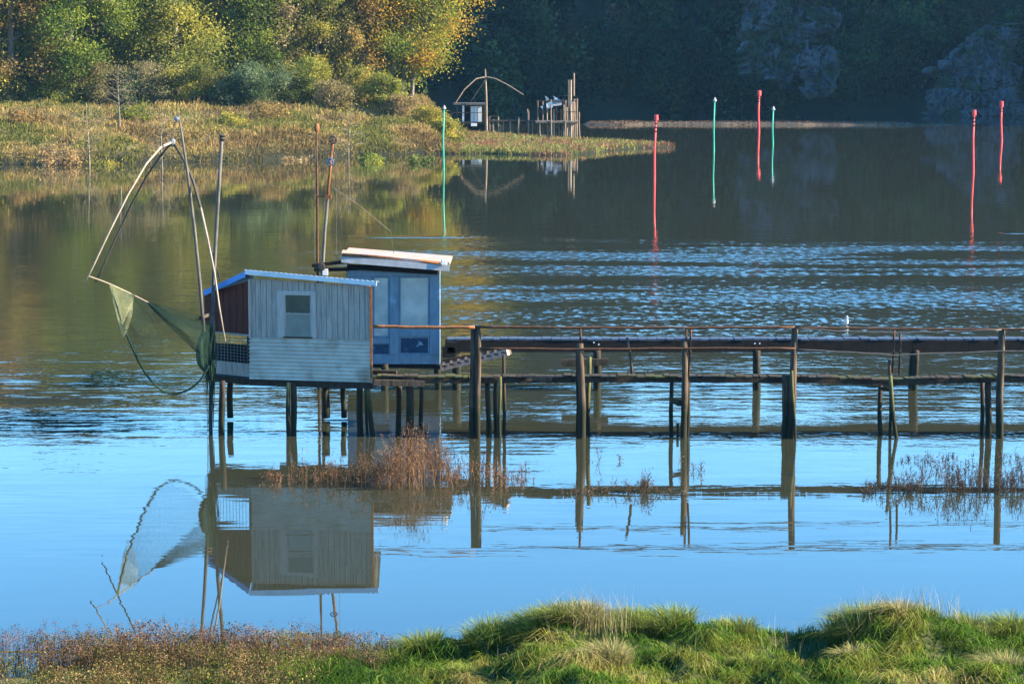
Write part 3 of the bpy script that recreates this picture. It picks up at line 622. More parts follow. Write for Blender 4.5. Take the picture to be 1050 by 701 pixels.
FP=[(485,336,484,447,6,YN,'wood'),(490.5,335,490,447,6,YN-.03,'wood'),(500,388,501,447,6,YF,'wood_dark'),(508,388,509,447,5,YF+.1,'wood_dark'),(516.5,364,516,440,3.6,YR,'wood_dark'),(513,386,513,447,3.5,YN,'moss_wood'),
 (595,352,597,447,8,YN,'wood'),(592.5,357,592,447,5,YN+.2,'wood_dark'),(604.5,366,603,447,5,YR,'moss_wood'),
 (689,386,689,447,4.5,YF+.1,'wood_dark'),(702,350,701,447,7,YN,'wood'),(706,388,704,447,4,YN+.1,'wood_dark'),(695,434,694,447,3,YF,'wood_dark'),
 (815,336,810,447,8,YN,'wood'),(806,384,806,447,9,YN+.12,'wood'),(812,380,816,447,3,YN-.1,'moss_wood'),
 (903,388,903,447,5,YR,'wood_dark'),(912,369,913,447,3.4,YN,'wood_dark'),(913,385,922,450,4,YN-.05,'moss_wood'),
 (1007,388,1006.5,447,4.6,YR,'wood_dark'),(1013,386,1013,447,7.5,YF,'wood_dark'),(1027.5,338,1026,447,8,YN,'wood'),
 (409,388,409,440,6,YF+.3,'wood_dark'),(420,388,421,440,8.5,YN+.2,'wood_dark'),(432,388,432,440,4.5,YF,'wood_dark'),
 (1135,338,1135,447,8,YN,'wood'),(1225,338,1224,447,8,YN,'wood'),(1230,388,1231,447,6,YR,'wood_dark'),(1335,338,1336,447,8,YN,'wood'),(1330,388,1330,447,6,YR,'wood_dark'),(1445,338,1445,447,8,YN,'wood'),(1556,338,1557,447,8,YN,'wood'),(1550,388,1550,447,6,YR,'wood_dark')]
for i,a in enumerate(FP): wpost(*a,seed=i+1)
# thin rusty rail stanchions
for (a,b0,c,d) in ((595,336,595,353),(704,337,702,386),(708.5,337,706,386),(917,337,915,382),(923,341,922,384)):
    obj('stanchion',MB().tube([v(a,b0,YN),v((a+c)/2+.4,(b0+d)/2,YN),v(c,d,YN)],.024,8),M['rust_dark'],wk,smooth=True)
obj('stick',MB().post(v(648,383,YN),v(643,346,YN),.03,7,seed=5),M['wood'],wk,smooth=True)
def rail(pts,r,m,name='handrail',Y=YN-.09):
    P_=[]
    for i in range(len(pts)-1):
        for k in range(6): P_.append(v(lerp(pts[i][0],pts[i+1][0],k/6),lerp(pts[i][1],pts[i+1][1],k/6)+.25*math.sin((i*6+k)*1.7),Y))
    P_.append(v(*pts[-1],Y)); obj(name,MB().tube(P_,r,8,.05),M[m],wk,smooth=True)
rail([(382,334.5),(430,335.5),(487,335.5)],.033,'rust')
rail([(487,335),(600,336),(707,336),(815,335.5)],.026,'rust_dark')
rail([(815,336),(870,336.5),(917,337),(975,337.5),(1027,337.5),(1135,338),(1230,338),(1340,338),(1556,338)],.022,'rust_dark')
rail([(815,336.5),(870,340),(920,341),(975,340),(1027,338)],.014,'cable','cable',YN-.12)
rail([(492,357),(600,358),(705,357),(815,357)],.022,'rust_dark','mid_rail',YN-.06)
rail([(815,358),(870,361),(917,364),(1027,360),(1230,359),(1556,359)],.014,'cable','mid_rail',YN-.06)
obj('brace',MB().beam(v(687,410,YN+.02),v(702,414,YN-.02),.05,.12),M['wood'],wk)
obj('brace',MB().beam(v(902,398,YN+.1),v(914,399,YN+.05),.05,.07),M['wood_dark'],wk)
# stub posts/cleats hanging under the deck near the huts
obj('ledger',MB().beam(v(384,392,YN+.05),v(435,393,YN+.05),.08,.12),M['wood'],wk)
obj('ledger',MB().beam(v(540,389,YN+.05),v(566,389,YN+.05),.05,.06),M['wood'],wk)

# ---------------------------------------------------------------- back pier
BZ=P(700,347,YB).z
pr=thing('walkway',(X(760,YB),YB,0),'dark beamed walkway behind, leading right from the blue hut','walkway')
b=MB(); x=X(458,YB); r_=random.Random(9)
while x<X(1560,YB):
    wd=r_.uniform(.16,.24); b.box((x+wd/2,YB+r_.uniform(-.03,.03),BZ+r_.uniform(-.006,.01)),(wd-.012,.42,.04)); x+=wd
M['deck_blue']=surf('skylit_deck',(.02,.035,.06),(.055,.085,.13),.7,6,(.5,3,3),.5,.012)  # blue skylight on the deck top is put into this colour
obj('deck',b,M['deck_blue'],pr)
for yy in (YB-.17,YB+.15):
    b=MB(); xs=[X(p,YB) for p in (456,612,775,937,1090,1260,1420,1560)]
    for i in range(7): b.beam((xs[i]+.003,yy,BZ-.16),(xs[i+1]-.003,yy,BZ-.165),.10,.27)
    obj('beam',b,M['dark'],pr)
for i,(px,w_) in enumerate(((612,8.5),(775,8),(937,7),(1092,8),(1262,8),(1420,8),(1552,8))):
    for dy in (-.28,.28):
        c=v(px+dy*2,398,YB); obj('post',MB().post((c.x,YB+dy,-.5),(c.x+.01,YB+dy,BZ-.05 if dy>0 else BZ-.25),w_/2/FPX*YB,8,seed=20+i),M['wood_dark'],pr,smooth=True)
obj('cross_beam',MB().beam(v(576,372,YB-.5),v(624,371,YB-.5),.08,.16),M['wood'],pr)
for px,py in ((609,351),(614,353),(774,352),(779,352)):
    obj('bolt_head',MB().lathe(v(px,py,YB-.435),[(.018,-.012),(.018,0)],8,'y'),M['white'],pr)
# ramp joining the two walkways near the blue hut
b=MB(); b.beam(v(453,377,YF+1.6),v(521,361,YF+.8),.10,.13); obj('ramp_beam',b,M['plank'],pr)
b=MB(); b.beam(v(455,371,YF+2.2),v(523,360,YF+1.4),.10,.13); obj('ramp_beam',b,M['wood'],pr)
b=MB()
for k in range(9):
    t=(k+.5)/9; a=v(lerp(453,521,t),lerp(376,360.5,t),YF+lerp(1.9,1.1,t)); b.box((a.x,a.y,a.z+.045),(.13,.75,.03),.0)
obj('ramp_board',b,M['wood'],pr)
for px,w_,y0 in ((395,8,372),(449,8.5,372),(469,10,362)):
    c=v(px,398,YB); obj('post',MB().post((c.x,YB-.2,-.5),(c.x,YB-.2,P(px,y0,YB).z),w_/2/FPX*YB,9,seed=int(px)),M['wood_dark'],pr,smooth=True)
for px,py0,py1 in ((465,350,362),(478,348,360),(460,356,366)):
    obj('offcut',MB().box(v(px,(py0+py1)/2,YB-.55),(.30,.10,.26)),M['dark'],pr)

# ---------------------------------------------------------------- grey hut
h=thing('fishing_hut',v(300,447,YF+1),'grey boarded fishing hut with corrugated lower wall and pale tin roof','hut')
h.location.z=0
YA=YF+.30; YC=YF-.22      # left and right front corners
A0=v(257.5,388,YA); A1=v(257.5,285,YA); C0=v(380.5,390,YC); C1=v(380.5,293,YC)
z0=(A0.z+C0.z)/2; A0.z=z0; C0.z=z0
ux=(C0-A0).normalized(); un=Vector((ux.y,-ux.x,0)); W=(C0-A0).length    # un points to the camera
if un.y>0: un=-un
def wp(s,z,d=0): return A0+ux*s+Vector((0,0,z))+un*d
H0=A1.z-z0; H1=C1.z-z0; zc=v(300,348,YF).z-z0   # corrugated top
nb=22; b=MB()
for i in range(nb):
    s0=W*i/nb; s1=W*(i+1)/nb; g=.004; d0=.004*((i*7)%3)
    t0=lerp(H0,H1,(s0)/W); t1=lerp(H0,H1,s1/W); th=.022
    wl,wr=v(288,300,YF),v(321,300,YF)
    q=lambda s,z,d: wp(s,z,d)
    b.hexa([q(s0+g,zc-.02,d0-th),q(s1-g,zc-.02,d0-th),q(s1-g,zc-.02,d0),q(s0+g,zc-.02,d0),q(s0+g,t0-.01,d0-th),q(s1-g,t1-.01,d0-th),q(s1-g,t1-.01,d0),q(s0+g,t0-.01,d0)])
obj('wall_boards',b,M['plank'],h)
# inner shell (dark) : box behind boards + right, back, and inner left walls
dep=2.3; bk=Vector((-.17,dep,0)); b=MB()
def slab(b,p0,p1,z0_,z1a,z1b,th):
    d=(p1-p0).normalized(); n_=Vector((d.y,-d.x,0))*th
    a,c=p0.copy(),p1.copy()
    b.hexa([Vector((a.x,a.y,z0_)),Vector((c.x,c.y,z0_)),Vector((c.x,c.y,z0_))+n_,Vector((a.x,a.y,z0_))+n_,Vector((a.x,a.y,z1a)),Vector((c.x,c.y,z1b)),Vector((c.x,c.y,z1b))+n_,Vector((a.x,a.y,z1a))+n_])
inn=-un*.03
slab(b,A0+inn,C0+inn,z0+.01,z0+H0-.03,z0+H1-.03,-.02); obj('dark_backing',b,M['dark'],h); b=MB()
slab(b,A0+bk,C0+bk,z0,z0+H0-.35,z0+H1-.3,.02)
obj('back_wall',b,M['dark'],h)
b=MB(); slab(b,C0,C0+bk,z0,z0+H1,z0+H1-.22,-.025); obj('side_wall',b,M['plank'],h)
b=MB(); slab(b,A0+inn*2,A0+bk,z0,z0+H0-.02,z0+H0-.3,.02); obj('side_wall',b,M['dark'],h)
obj('corner_trim',MB().beam(wp(W+.012,.0,.02),wp(W+.012,H1-.01,.02),.05,.05,Vector((0,1,0))),M['rust'],h)
obj('corner_trim',MB().beam(wp(-.005,zc,.022),wp(-.005,H0-.02,.022),.05,.035,Vector((0,1,0))),M['plank'],h)
# corrugated apron
b=MB(); nr=11; K=nr*10; vs=[];fs=[]; S0,S1=-.03,W+.02
for j in range(K+1):
    z=lerp(-.02,zc+.015,j/K); d=.032+.0075*math.cos(2*math.pi*j/10)
    for s in (S0,S1): vs.append(wp(s,z,d))
for j in range(K): fs.append((2*j,2*j+1,2*j+3,2*j+2))
b.add(vs,fs); o=obj('corrugated_panel',b,M['corr'],h); mo=o.modifiers.new('thick','SOLIDIFY'); mo.thickness=.004
# window
def spx(px): # distance along the wall for a pixel column
    lo,hi=-1.,W+1
    for _ in range(40):
        m_=(lo+hi)/2; p=A0+ux*m_; 
        if 525+p.x/ (p.y*cp)*FPX*cp < px: lo=m_
        else: hi=m_
    return m_
wl,wr=spx(290.5),spx(318.5); wt=v(300,303,YF).z-z0; wbm=v(300,345.5,YF).z-z0; wm=v(300,322,YF).z-z0
wn=thing('x',(0,0,0),'','') if False else None
b=MB()
fl,fr,ft,fb=spx(283),spx(323),wt+.09,zc+.02
for (a0,a1,zz0,zz1) in ((fl,wl,fb,ft),(wr,fr,fb,ft),(wl,wr,wt,ft),(wl,wr,fb,wbm)):
    b.hexa([wp(a0,zz0,.012),wp(a1,zz0,.012),wp(a1,zz0,.034),wp(a0,zz0,.034),wp(a0,zz1,.012),wp(a1,zz1,.012),wp(a1,zz1,.034),wp(a0,zz1,.034)])
win=obj('window',b,M['plank_lt'],h,bevel=.003)
b=MB()
for (a0,a1,zz0,zz1) in ((wl,wl+.03,wbm,wt),(wr-.03,wr,wbm,wt),(wl+.03,wr-.03,wm-.015,wm+.015)):
    b.hexa([wp(a0,zz0,.014),wp(a1,zz0,.014),wp(a1,zz0,.026),wp(a0,zz0,.026),wp(a0,zz1,.014),wp(a1,zz1,.014),wp(a1,zz1,.026),wp(a0,zz1,.026)])
obj('frame',b,M['plank'],win)
M['glass_mid']=glass('curtained_glass',(.20,.21,.18),.2)
for (zz0,zz1,gm) in ((wbm+.004,wm-.017,'glass_mid'),(wm+.017,wt-.004,'glass')):
    b=MB(); b.hexa([wp(wl+.031,zz0,.009),wp(wr-.031,zz0,.009),wp(wr-.031,zz0,.016),wp(wl+.031,zz0,.016),wp(wl+.031,zz1,.009),wp(wr-.031,zz1,.009),wp(wr-.031,zz1,.016),wp(wl+.031,zz1,.016)])
    obj('pane',b,M[gm],win)
obj('sill',MB().hexa([wp(wl-.02,wbm-.03,.034),wp(wr+.02,wbm-.03,.034),wp(wr+.02,wbm-.03,.06),wp(wl-.02,wbm-.03,.06),wp(wl-.02,wbm,.034),wp(wr+.02,wbm,.034),wp(wr+.02,wbm,.06),wp(wl-.02,wbm,.06)]),M['wood'],win)
# porch part at the left: red boarding over a netted opening over a grey board
L0=v(211,385,YA+.75); L0.z=z0; lz=v(212,299,YA+.75).z
def lp(t,z,d=0): 
    p=A0.lerp(L0,t); n_=Vector((L0-A0)); n_=Vector((-n_.y,n_.x,0)).normalized(); n_=n_ if n_.y<0 else -n_
    return Vector((p.x,p.y,z))+n_*d
zr0=v(235,341,YA+.3).z; zb1=v(235,371,YA+.3).z
b=MB()
for i in range(7):
    t0,t1=i/7+.006,(i+1)/7-.006
    za=lerp(z0+H0,lz,t0)-.05; zb_=lerp(z0+H0,lz,t1)-.05
    b.hexa([lp(t0,zr0,0),lp(t1,zr0,0),lp(t1,zr0,.02),lp(t0,zr0,.02),lp(t0,za,0),lp(t1,zb_,0),lp(t1,zb_,.02),lp(t0,za,.02)])
obj('red_boards',b,M['red'],h)
def lbeam(t0,t1,za,zb_,d0,d1,m,name): obj(name,MB().hexa([lp(t0,za,d0),lp(t1,za,d0),lp(t1,za,d1),lp(t0,za,d1),lp(t0,zb_,d0),lp(t1,zb_,d0),lp(t1,zb_,d1),lp(t0,zb_,d1)]),M[m],h)
lbeam(0,1,zr0-.04,zr0-.002,.0,.045,'plank','rail'); lbeam(.02,.98,z0+.02,zb1,.0,.025,'plank','lower_board')
lbeam(.0,.05,zb1+.002,zr0-.042,-.02,.04,'wood_dark','porch_post'); lbeam(.95,1.0,z0,lz-.06,-.05,-.004,'wood_dark','porch_post')
b=MB()
for i in range(1,14): b.tube([lp(i/14,zb1,.01),lp(i/14,zr0-.04,.01)],.004,4)
for i in range(1,9): z=lerp(zb1,zr0-.04,i/9); b.tube([lp(.05,z,.01),lp(.95,z,.01)],.004,4)
obj('wire_mesh',b,M['steel'],h)
b=MB(); slab(b,L0,L0+bk*.8,zr0,lz-.08,lz-.2,.02); obj('side_wall',b,M['red'],h)
b=MB(); slab(b,L0+bk*.8,A0+bk*.98,z0,z0+.42,z0+.42,.02); slab(b,A0+inn*3,A0+inn*3+bk*.9,z0,z0+H0-.1,z0+H0-.3,.01); obj('dark_backing',MB().add(b.v[:8],b.f[:6]),M['dark'],h)  # low near-black panel stands in for the shade inside the porch
# floor platform
b=MB(); q=[L0+un*-.02,A0+un*.03,C0+un*.03,C0+bk,L0+bk*.8]; bot=[Vector((p.x,p.y,z0-.055)) for p in q]; top=[Vector((p.x,p.y,z0-.022)) for p in q]
b.add(bot+top,[(4,3,2,1,0),(5,6,7,8,9)]+[(i,(i+1)%5,(i+1)%5+5,i+5) for i in range(5)]); obj('floor',b,M['wood_dark'],h)
b=MB(); b.beam(wp(-.05,-.11,-.03),wp(W+.05,-.11,-.03),.09,.10); obj('beam',b,M['wood_dark'],h)
b=MB(); b.beam(wp(-.05,-.11,-dep+.15),wp(W,-.11,-dep+.15),.09,.10); obj('beam',b,M['wood_dark'],h)
b=MB(); b.beam(lp(0,z0-.11,-.04),lp(1,z0-.11,-.04),.09,.10); obj('beam',b,M['wood_dark'],h)
# roofs
def roofslab(corners,th,m,name):
    b=MB(); up=Vector((0,0,th)); b.add([c for c in corners]+[c+up for c in corners],[tuple(range(len(corners)))[::-1],tuple(range(len(corners),2*len(corners)))]+[(i,(i+1)%len(corners),(i+1)%len(corners)+len(corners),i+len(corners)) for i in range(len(corners))])
    return obj(name,b,M[m],h)
FL=v(251,280.5,YA-.14); FR=v(386,292.5,YC-.14); back=Vector((-.09,dep+.35,0)); FLb=FL+back+Vector((0,0,-.31)); FRb=FR+back+Vector((0,0,-.27))
# sheet metal with ribs running front to back
b=MB(); nR=26; vs=[];fs=[]
for i in range(nR*4+1):
    t=i/(nR*4); a=FL.lerp(FR,t); c=FLb.lerp(FRb,t); o_=Vector((0,0,.08+.012*math.cos(math.pi*i/2)))
    vs+= [a+o_,c+o_]
for i in range(nR*4): fs.append((2*i,2*i+2,2*i+3,2*i+1))
b.add(vs,fs); ro=obj('roof',b,M['roof_metal'],h); mo=ro.modifiers.new('thick','SOLIDIFY'); mo.thickness=.006
b=MB(); b.beam(FL+Vector((0,.02,.03)),FR+Vector((0,.02,.03)),.03,.095); obj('fascia',b,M['roof_metal'],ro)
PL=v(209.5,301,YA+.62); PLb=PL+back*.85+Vector((0,0,-.2))
roofslab([PL,FL+Vector((-.0,.03,-.04)),FLb+Vector((0,0,-.04)),PLb],.035,'roof_blue','roof')
obj('fascia',MB().beam(PL+Vector((0,-.02,.01)),FL+Vector((-.01,.0,-.02)),.03,.11),M['roof_blue'],h)
# stilts
for i,a in enumerate([(228,390,227.5,449,7.5,YF+.05,'wood_dark'),(296,392,295.5,449,5,YF-.05,'moss_wood'),(301,392,301,449,6.5,YF+.1,'wood_dark'),(369,392,369,447,7,YF+.05,'wood_dark'),(376,390,386,449,5.5,YF-.15,'moss_wood'),(374.5,394,379,449,3,YF-.05,'moss_wood'),(334,392,334,428,8.5,YF+2.1,'wood_dark'),(236,392,236,428,7,YF+2.1,'wood_dark'),(352,392,353,428,6,YF+2.1,'wood_dark')]):
    a_=list(a); 
    o=wpost(*a,par=h,name='stilt',seed=60+i)

# ---------------------------------------------------------------- blue hut
h2=thing('fishing_hut',(v(404,398,YB).x,YB+.8,0),'blue framed fishing hut with dusty panes behind the grey hut','hut')
YL=YB+.10; YRr=YB-.25
a0=v(356,373,YL); c0=v(452,373,YRr); zz=(a0.z+c0.z)/2; a0.z=c0.z=zz; bx=(c0-a0).normalized(); bn=Vector((bx.y,-bx.x,0)); bn=bn if bn.y<0 else -bn; BW=(c0-a0).length
def bp_(px,py,d=0):
    # point on the blue wall seen at a pixel
    dr=ray(px,py); o_=Vector((0,0,CAMH)); t=(a0-o_).dot(bn)/dr.dot(bn); return o_+dr*t+bn*d
def rect(b,x0,x1,y0,y1,d0,d1):
    pts=[bp_(x0,y1),bp_(x1,y1),bp_(x1,y0),bp_(x0,y0)]
    b.hexa([pts[0]+bn*d0,pts[1]+bn*d0,pts[1]+bn*d1,pts[0]+bn*d1,pts[3]+bn*d0,pts[2]+bn*d0,pts[2]+bn*d1,pts[3]+bn*d1])
b=MB()
rect(b,356,451.5,363.5,373,0,.05)         # bottom board
rect(b,356,451.5,277,283,0,.05)
for (x0,x1) in ((400,409),(441,451.5),(356,382)): rect(b,x0,x1,283.2,363.3,0,.05)
rect(b,409.2,440.8,335.5,344.5,0,.05); rect(b,382.2,399.8,346,352,0,.05)
obj('wall_frame',b,M['blue'],h2,bevel=.006)
def pane(x0,x1,y0,y1,m,par=None,fr=2.0):
    f=MB(); g=.4
    rect(f,x0+g,x0+fr,y0+g,y1-g,.0,.028); rect(f,x1-fr,x1-g,y0+g,y1-g,.0,.028); rect(f,x0+fr+.05,x1-fr-.05,y0+g,y0+fr,.0,.028); rect(f,x0+fr+.05,x1-fr-.05,y1-fr,y1-g,.0,.028)
    wf=obj('window',f,M['blue'],h2); p=MB(); rect(p,x0+fr,x1-fr,y0+fr,y1-fr,.006,.014); obj('pane',p,M[m],wf)
pane(409,441,283,335.7,'glass_pale'); pane(382,400,283,346,'glass_pale'); pane(409,441,344.3,363.7,'glass_dark'); pane(382,400,352,363.7,'glass_dark',fr=1)
b=MB(); bd=2.0; bb=Vector((-.12,bd,0)); ht=v(404,278,YB).z-zz
pR=Vector((bp_(452,373).x,bp_(452,373).y,zz)); pL=Vector((bp_(356,373).x,bp_(356,373).y,zz))
slab(b,pR,pR+bb,zz,zz+ht-.04,zz+ht+.02,-.03); obj('side_wall',b,M['blue'],h2)
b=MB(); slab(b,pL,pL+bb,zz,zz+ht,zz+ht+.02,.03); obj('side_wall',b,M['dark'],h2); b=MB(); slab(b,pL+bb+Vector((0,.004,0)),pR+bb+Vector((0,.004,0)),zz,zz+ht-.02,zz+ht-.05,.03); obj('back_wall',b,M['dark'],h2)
b=MB(); slab(b,pL-bn*.05,pR-bn*.05,zz+.02,zz+ht-.02,zz+ht-.05,-.015); obj('dark_backing',b,M['dark'],h2)
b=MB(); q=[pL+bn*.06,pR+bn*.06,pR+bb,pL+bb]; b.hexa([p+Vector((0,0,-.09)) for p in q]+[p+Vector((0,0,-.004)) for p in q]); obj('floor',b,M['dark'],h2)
# roof: sloping box fascia with rusty stripe
rl0,rr0=v(350,263,YL-.35),v(461,272,YRr-.35)
def off(p,z=0,y=0): return Vector((p.x,p.y+y,p.z+z))
b=MB(); b.hexa([off(rl0,-.0),off(rr0,-.0),off(rr0,-.05,2.7),off(rl0,-.05,2.7),off(rl0,.04),off(rr0,.04),off(rr0,-.01,2.7),off(rl0,-.01,2.7)]); r2=obj('roof',b,M['fascia'],h2)
b=MB(); fl_,fr_=v(350,264.5,YL-.37),v(461,273.5,YRr-.37)
b.hexa([off(fl_,-.10,-.06),off(fr_,-.10,-.06),off(fr_,-.10,-.02),off(fl_,-.10,-.02),off(fl_,.03,-.02),off(fr_,.03,-.02),off(fr_,.03,.02),off(fl_,.03,.02)]); obj('fascia',b,M['tarp'],r2)
b=MB(); b.tube([v(351,261,YL-.38),v(385,263,YL-.45),v(420,267,YL-.5),v(455,270,YRr-.38)],.035,8); obj('rusty_pipe',b,M['rust'],r2,smooth=True)
b=MB(); b.hexa([off(fl_,.06,.05),off(fr_,.06,.05),off(fr_,.09,.5),off(fl_,.09,.5),off(fl_,.11,.05),off(fr_,.10,.05),off(fr_,.14,.5),off(fl_,.15,.5)]); obj('ridge_board',b,M['fascia'],r2)
b=MB(); 
for i in range(14): b.lathe(v(455+rnd.uniform(-2,2),269+rnd.uniform(-2,2),YRr-.45),[(.01,-.03),(.035,-.01),(.03,.03),(.01,.045)],7)
obj('bundle',b,M['white'],r2)
obj('eave_board',MB().beam(v(356,274,YL-.1),v(449,279.5,YRr-.1),.06,.09),M['dark'],h2)

# twin masts with pulley wheels (winch of the blue hut)
YM=YB-.1
ms=thing('winch_mast',(v(330,398,YM).x,YM,0),'pair of thin rusty masts with pulley wheels beside the blue hut roof','mast')
def pole(path,r0,r1,m,par,name='pole',n=8,Y=None):
    k=len(path); b=MB().tube([P(p[0],p[1],p[2]) for p in path],[lerp(r0,r1,i/(k-1)) for i in range(k)],n,.06); return obj(name,b,M[m],par,smooth=True)
base=v(326,280,YM); 
o=obj('pole',MB().tube([(base.x,YM,-.4),(base.x,YM,1.2),tuple(v(325.7,280,YM)),tuple(v(325.3,200,YM)),tuple(v(324.6,150,YM)),tuple(v(324.8,122,YM))],[.04,.036,.03,.027,.024,.016],8,.08),M['rust_dark'],ms,smooth=True)
obj('pole',MB().tube([tuple(v(331,398,YM-.1)),tuple(v(330.5,280,YM-.1)),tuple(v(333,240,YM-.1)),tuple(v(336.5,200,YM-.1))],[.04,.04,.036,.034],8,.08),M['pole'],ms,smooth=True)
obj('pole',MB().tube([tuple(v(335.5,204,YM-.16)),tuple(v(338.5,175,YM-.16)),tuple(v(341.5,142,YM-.16))],[.034,.032,.026],8,.08),M['rust'],ms,smooth=True)
def wheel(c,R0,r0,m,par,name):
    b=MB(); n=20; pts=[Vector((c.x+R0*math.cos(2*math.pi*k/n),c.y,c.z+R0*math.sin(2*math.pi*k/n))) for k in range(n)]; pts.append(pts[0].copy()); b.tube(pts,r0,6,cap=False)
    for k in range(5):
        a=2*math.pi*k/5; b.tube([c,(c.x+R0*math.cos(a),c.y,c.z+R0*math.sin(a))],r0*.5,5)
    b.lathe(c,[(r0*1.5,-.03),(r0*1.5,.03)],8,'y'); return obj(name,b,M[m],par,smooth=True)
wheel(v(341.5,143.5,YM-.22),.082,.02,'pole_dark',ms,'pulley_wheel')
wheel(v(338.3,166,YM-.28),.08,.016,'blue_wheel',ms,'hand_wheel')
obj('cross_tie',MB().tube([v(324,201,YM-.05),v(338,202,YM-.2)],.022,6),M['rust'],ms)
obj('clamp',MB().box(v(337,202,YM-.2),(.14,.12,.09)),M['rust'],ms)
obj('clamp',MB().lathe(v(324.8,131,YM),[(.045,-.1),(.06,-.05),(.06,.05),(.03,.1)],8),M['rust'],ms)
obj('arm',MB().beam(v(320,272.5,YM-.15),v(356,268,YM-.15),.08,.08),M['dark'],ms)
obj('arm',MB().beam(v(322,276.5,YM+.1),v(358,276,YM+.1),.08,.08),M['dark'],ms)
obj('winch_drum',MB().lathe(v(330,273,YM-.25),[(.06,-.12),(.1,-.11),(.05,-.09),(.05,.09),(.1,.11),(.06,.12)],12,'y'),M['pole_dark'],ms)
obj('base_block',MB().box(v(333.5,279,YM-.25),(.12,.1,.14)),M['white'],ms)
obj('stay_cable',MB().tube([v(324,150,YM-.05),v(322.5,215,YM-.2),v(323,278,YM-.1)],.006,5),M['cable'],ms)
obj('stay_cable',MB().tube([v(341,192,YM-.15),v(370,212,YM+.6),v(400,237,YM+1.4),v(404,262,YM+1.6)],.006,5),M['cable'],ms)
obj('stay_cable',MB().tube([v(344,144,YM-.2),v(345,215,YM-.1),v(345,270,YM-.1)],.005,5),M['cable'],ms)

# ---------------------------------------------------------------- lift net rig
ng=thing('lift_net_rig',(v(212,447,YF+.1).x,YF+.1,0),'square lift net with four bowed arms on a leaning mast left of the grey hut','net rig')
Y0=YF-.25; YAx=YF+.35
obj('mast',MB().tube([v(209,340,Y0),v(205,290,Y0),v(199,230,Y0+.1),v(192,175,Y0+.2),v(186,135,Y0+.3),v(183,118,Y0+.3)],[0.036, 0.0346, 0.031, 0.0274, 0.0216, 0.0187],8,.06),M['pole'],ng,smooth=True)
obj('back_post',MB().tube([Vector((v(216,460,YA+.2).x,YA+.2,-.5)),v(216.5,385,YA+.2),v(219,290,YA+.2),v(223,215,YA+.2),v(227.5,144,YA+.2)],[0.0396, 0.0396, 0.0396, 0.0374, 0.0346],9,.08),M['pole'],ng,smooth=True)
obj('post_cap',MB().lathe(v(228,141,YA+.2),[(.03,-.08),(.08,-.03),(.05,.0),(.09,.04),(.03,.07)],8),M['pole_dark'],ng)
obj('pulley',MB().lathe(v(181,122,Y0+.2),[(.02,-.03),(.05,-.02),(.035,0),(.05,.02),(.02,.03)],12,'y'),M['steel'],ng)
obj('rope',MB().tube([v(181,124,Y0+.2),v(178,128,YAx-.1),v(177,146,YAx)],.008,5),M['cable'],ng)
AP=(177,145.5)
arms=[([AP+(YAx,),(165,151,YAx-.3),(150,168,YAx-.7),(131,200,YAx-1.1),(112,238,YAx-1.3),(96,272,YAx-1.4),(86,292,YAx-1.45)],'bamboo'),
 ([AP+(YAx,),(166,158,YAx+.2),(150,181,YAx+.6),(135,209,YAx+1.0),(118,245,YAx+1.2),(106,272,YAx+1.3),(98,289,YAx+1.35)],'pole_dark'),
 ([AP+(YAx,),(190,166,YAx+.2),(201,192,YAx+.5),(208,220,YAx+.8),(216,252,YAx+.9),(226,288,YAx+.95)],'pole_dark')]
for pth,m in arms: pole(pth,.024,.014,m,ng,'arm')
pole([AP+(YAx,),(188,163,YAx-.1),(198,186,YAx-.4),(206,215,YAx-.7)],.028,.024,'pole_dark',ng,'arm')
pole([(205.8,213,YAx-.72),(213,245,YAx-.9),(220,280,YAx-1.0),(225,315,YAx-1.1),(231,350,YAx-1.15)],.022,.014,'bamboo',ng,'arm')
obj('apex_joint',MB().lathe(v(177,146,YAx),[(.03,-.09),(.06,-.03),(.06,.04),(.02,.08)],8),M['steel'],ng)
obj('mast_bracket',MB().beam(v(205,326,Y0),v(218,321,YA+.1),.05,.06),M['pole_dark'],ng)
def bez(pts,n):  # smooth resample of 3D control points (Catmull-Rom)
    P_=[Vector(p) for p in pts]; P_=[2*P_[0]-P_[1]]+P_+[2*P_[-1]-P_[-2]]; out=[]
    K=len(P_)-3
    for i in range(n+1):
        t=i/n*K; k=min(int(t),K-1); t-=k; a,b_,c,d=P_[k:k+4]
        out.append(.5*((2*b_)+(c-a)*t+(2*a-5*b_+4*c-d)*t*t+(3*b_-a-3*c+d)*t**3))
    return out
def netsurf(top,bot,nu,nv,bulge,r,m,name,jit=.008):
    T=bez(top,nu); B=bez(bot,nu); g=[[None]*(nv+1) for _ in range(nu+1)]; r_=random.Random(nu)
    for i in range(nu+1):
        for j in range(nv+1):
            u=i/nu; w_=j/nv; p=T[i].lerp(B[i],w_); p=p+Vector((r_.uniform(-jit,jit),math.sin(math.pi*w_)*math.sin(math.pi*u)*bulge,r_.uniform(-jit,jit))); g[i][j]=p
    b=MB()
    def seg(p,q):
        d=(q-p); 
        if d.length<.004: return
        d.normalize(); a=d.cross(Vector((0,1,.2))).normalized()*r; c=d.cross(a).normalized()*r
        b.add([p+a,p-a*.5+c,p-a*.5-c,q+a,q-a*.5+c,q-a*.5-c],[(0,1,4,3),(1,2,5,4),(2,0,3,5)])
    for i in range(nu+1):
        for j in range(nv+1):
            if i<nu and j<nv:
                seg(g[i][j],g[i+1][j+1]); seg(g[i+1][j],g[i][j+1])
    for i in range(nu): seg(g[i][0],g[i+1][0]); seg(g[i][nv],g[i+1][nv])
    return obj(name,b,M[m],ng)
yn=YF-.3
obj('head_rope',MB().tube(bez([v(91,283,YAx-1.4),v(110,290,YAx-1.2),v(130,299,yn-.2),v(152,310,yn)],16),.011,6),M['bamboo'],ng)
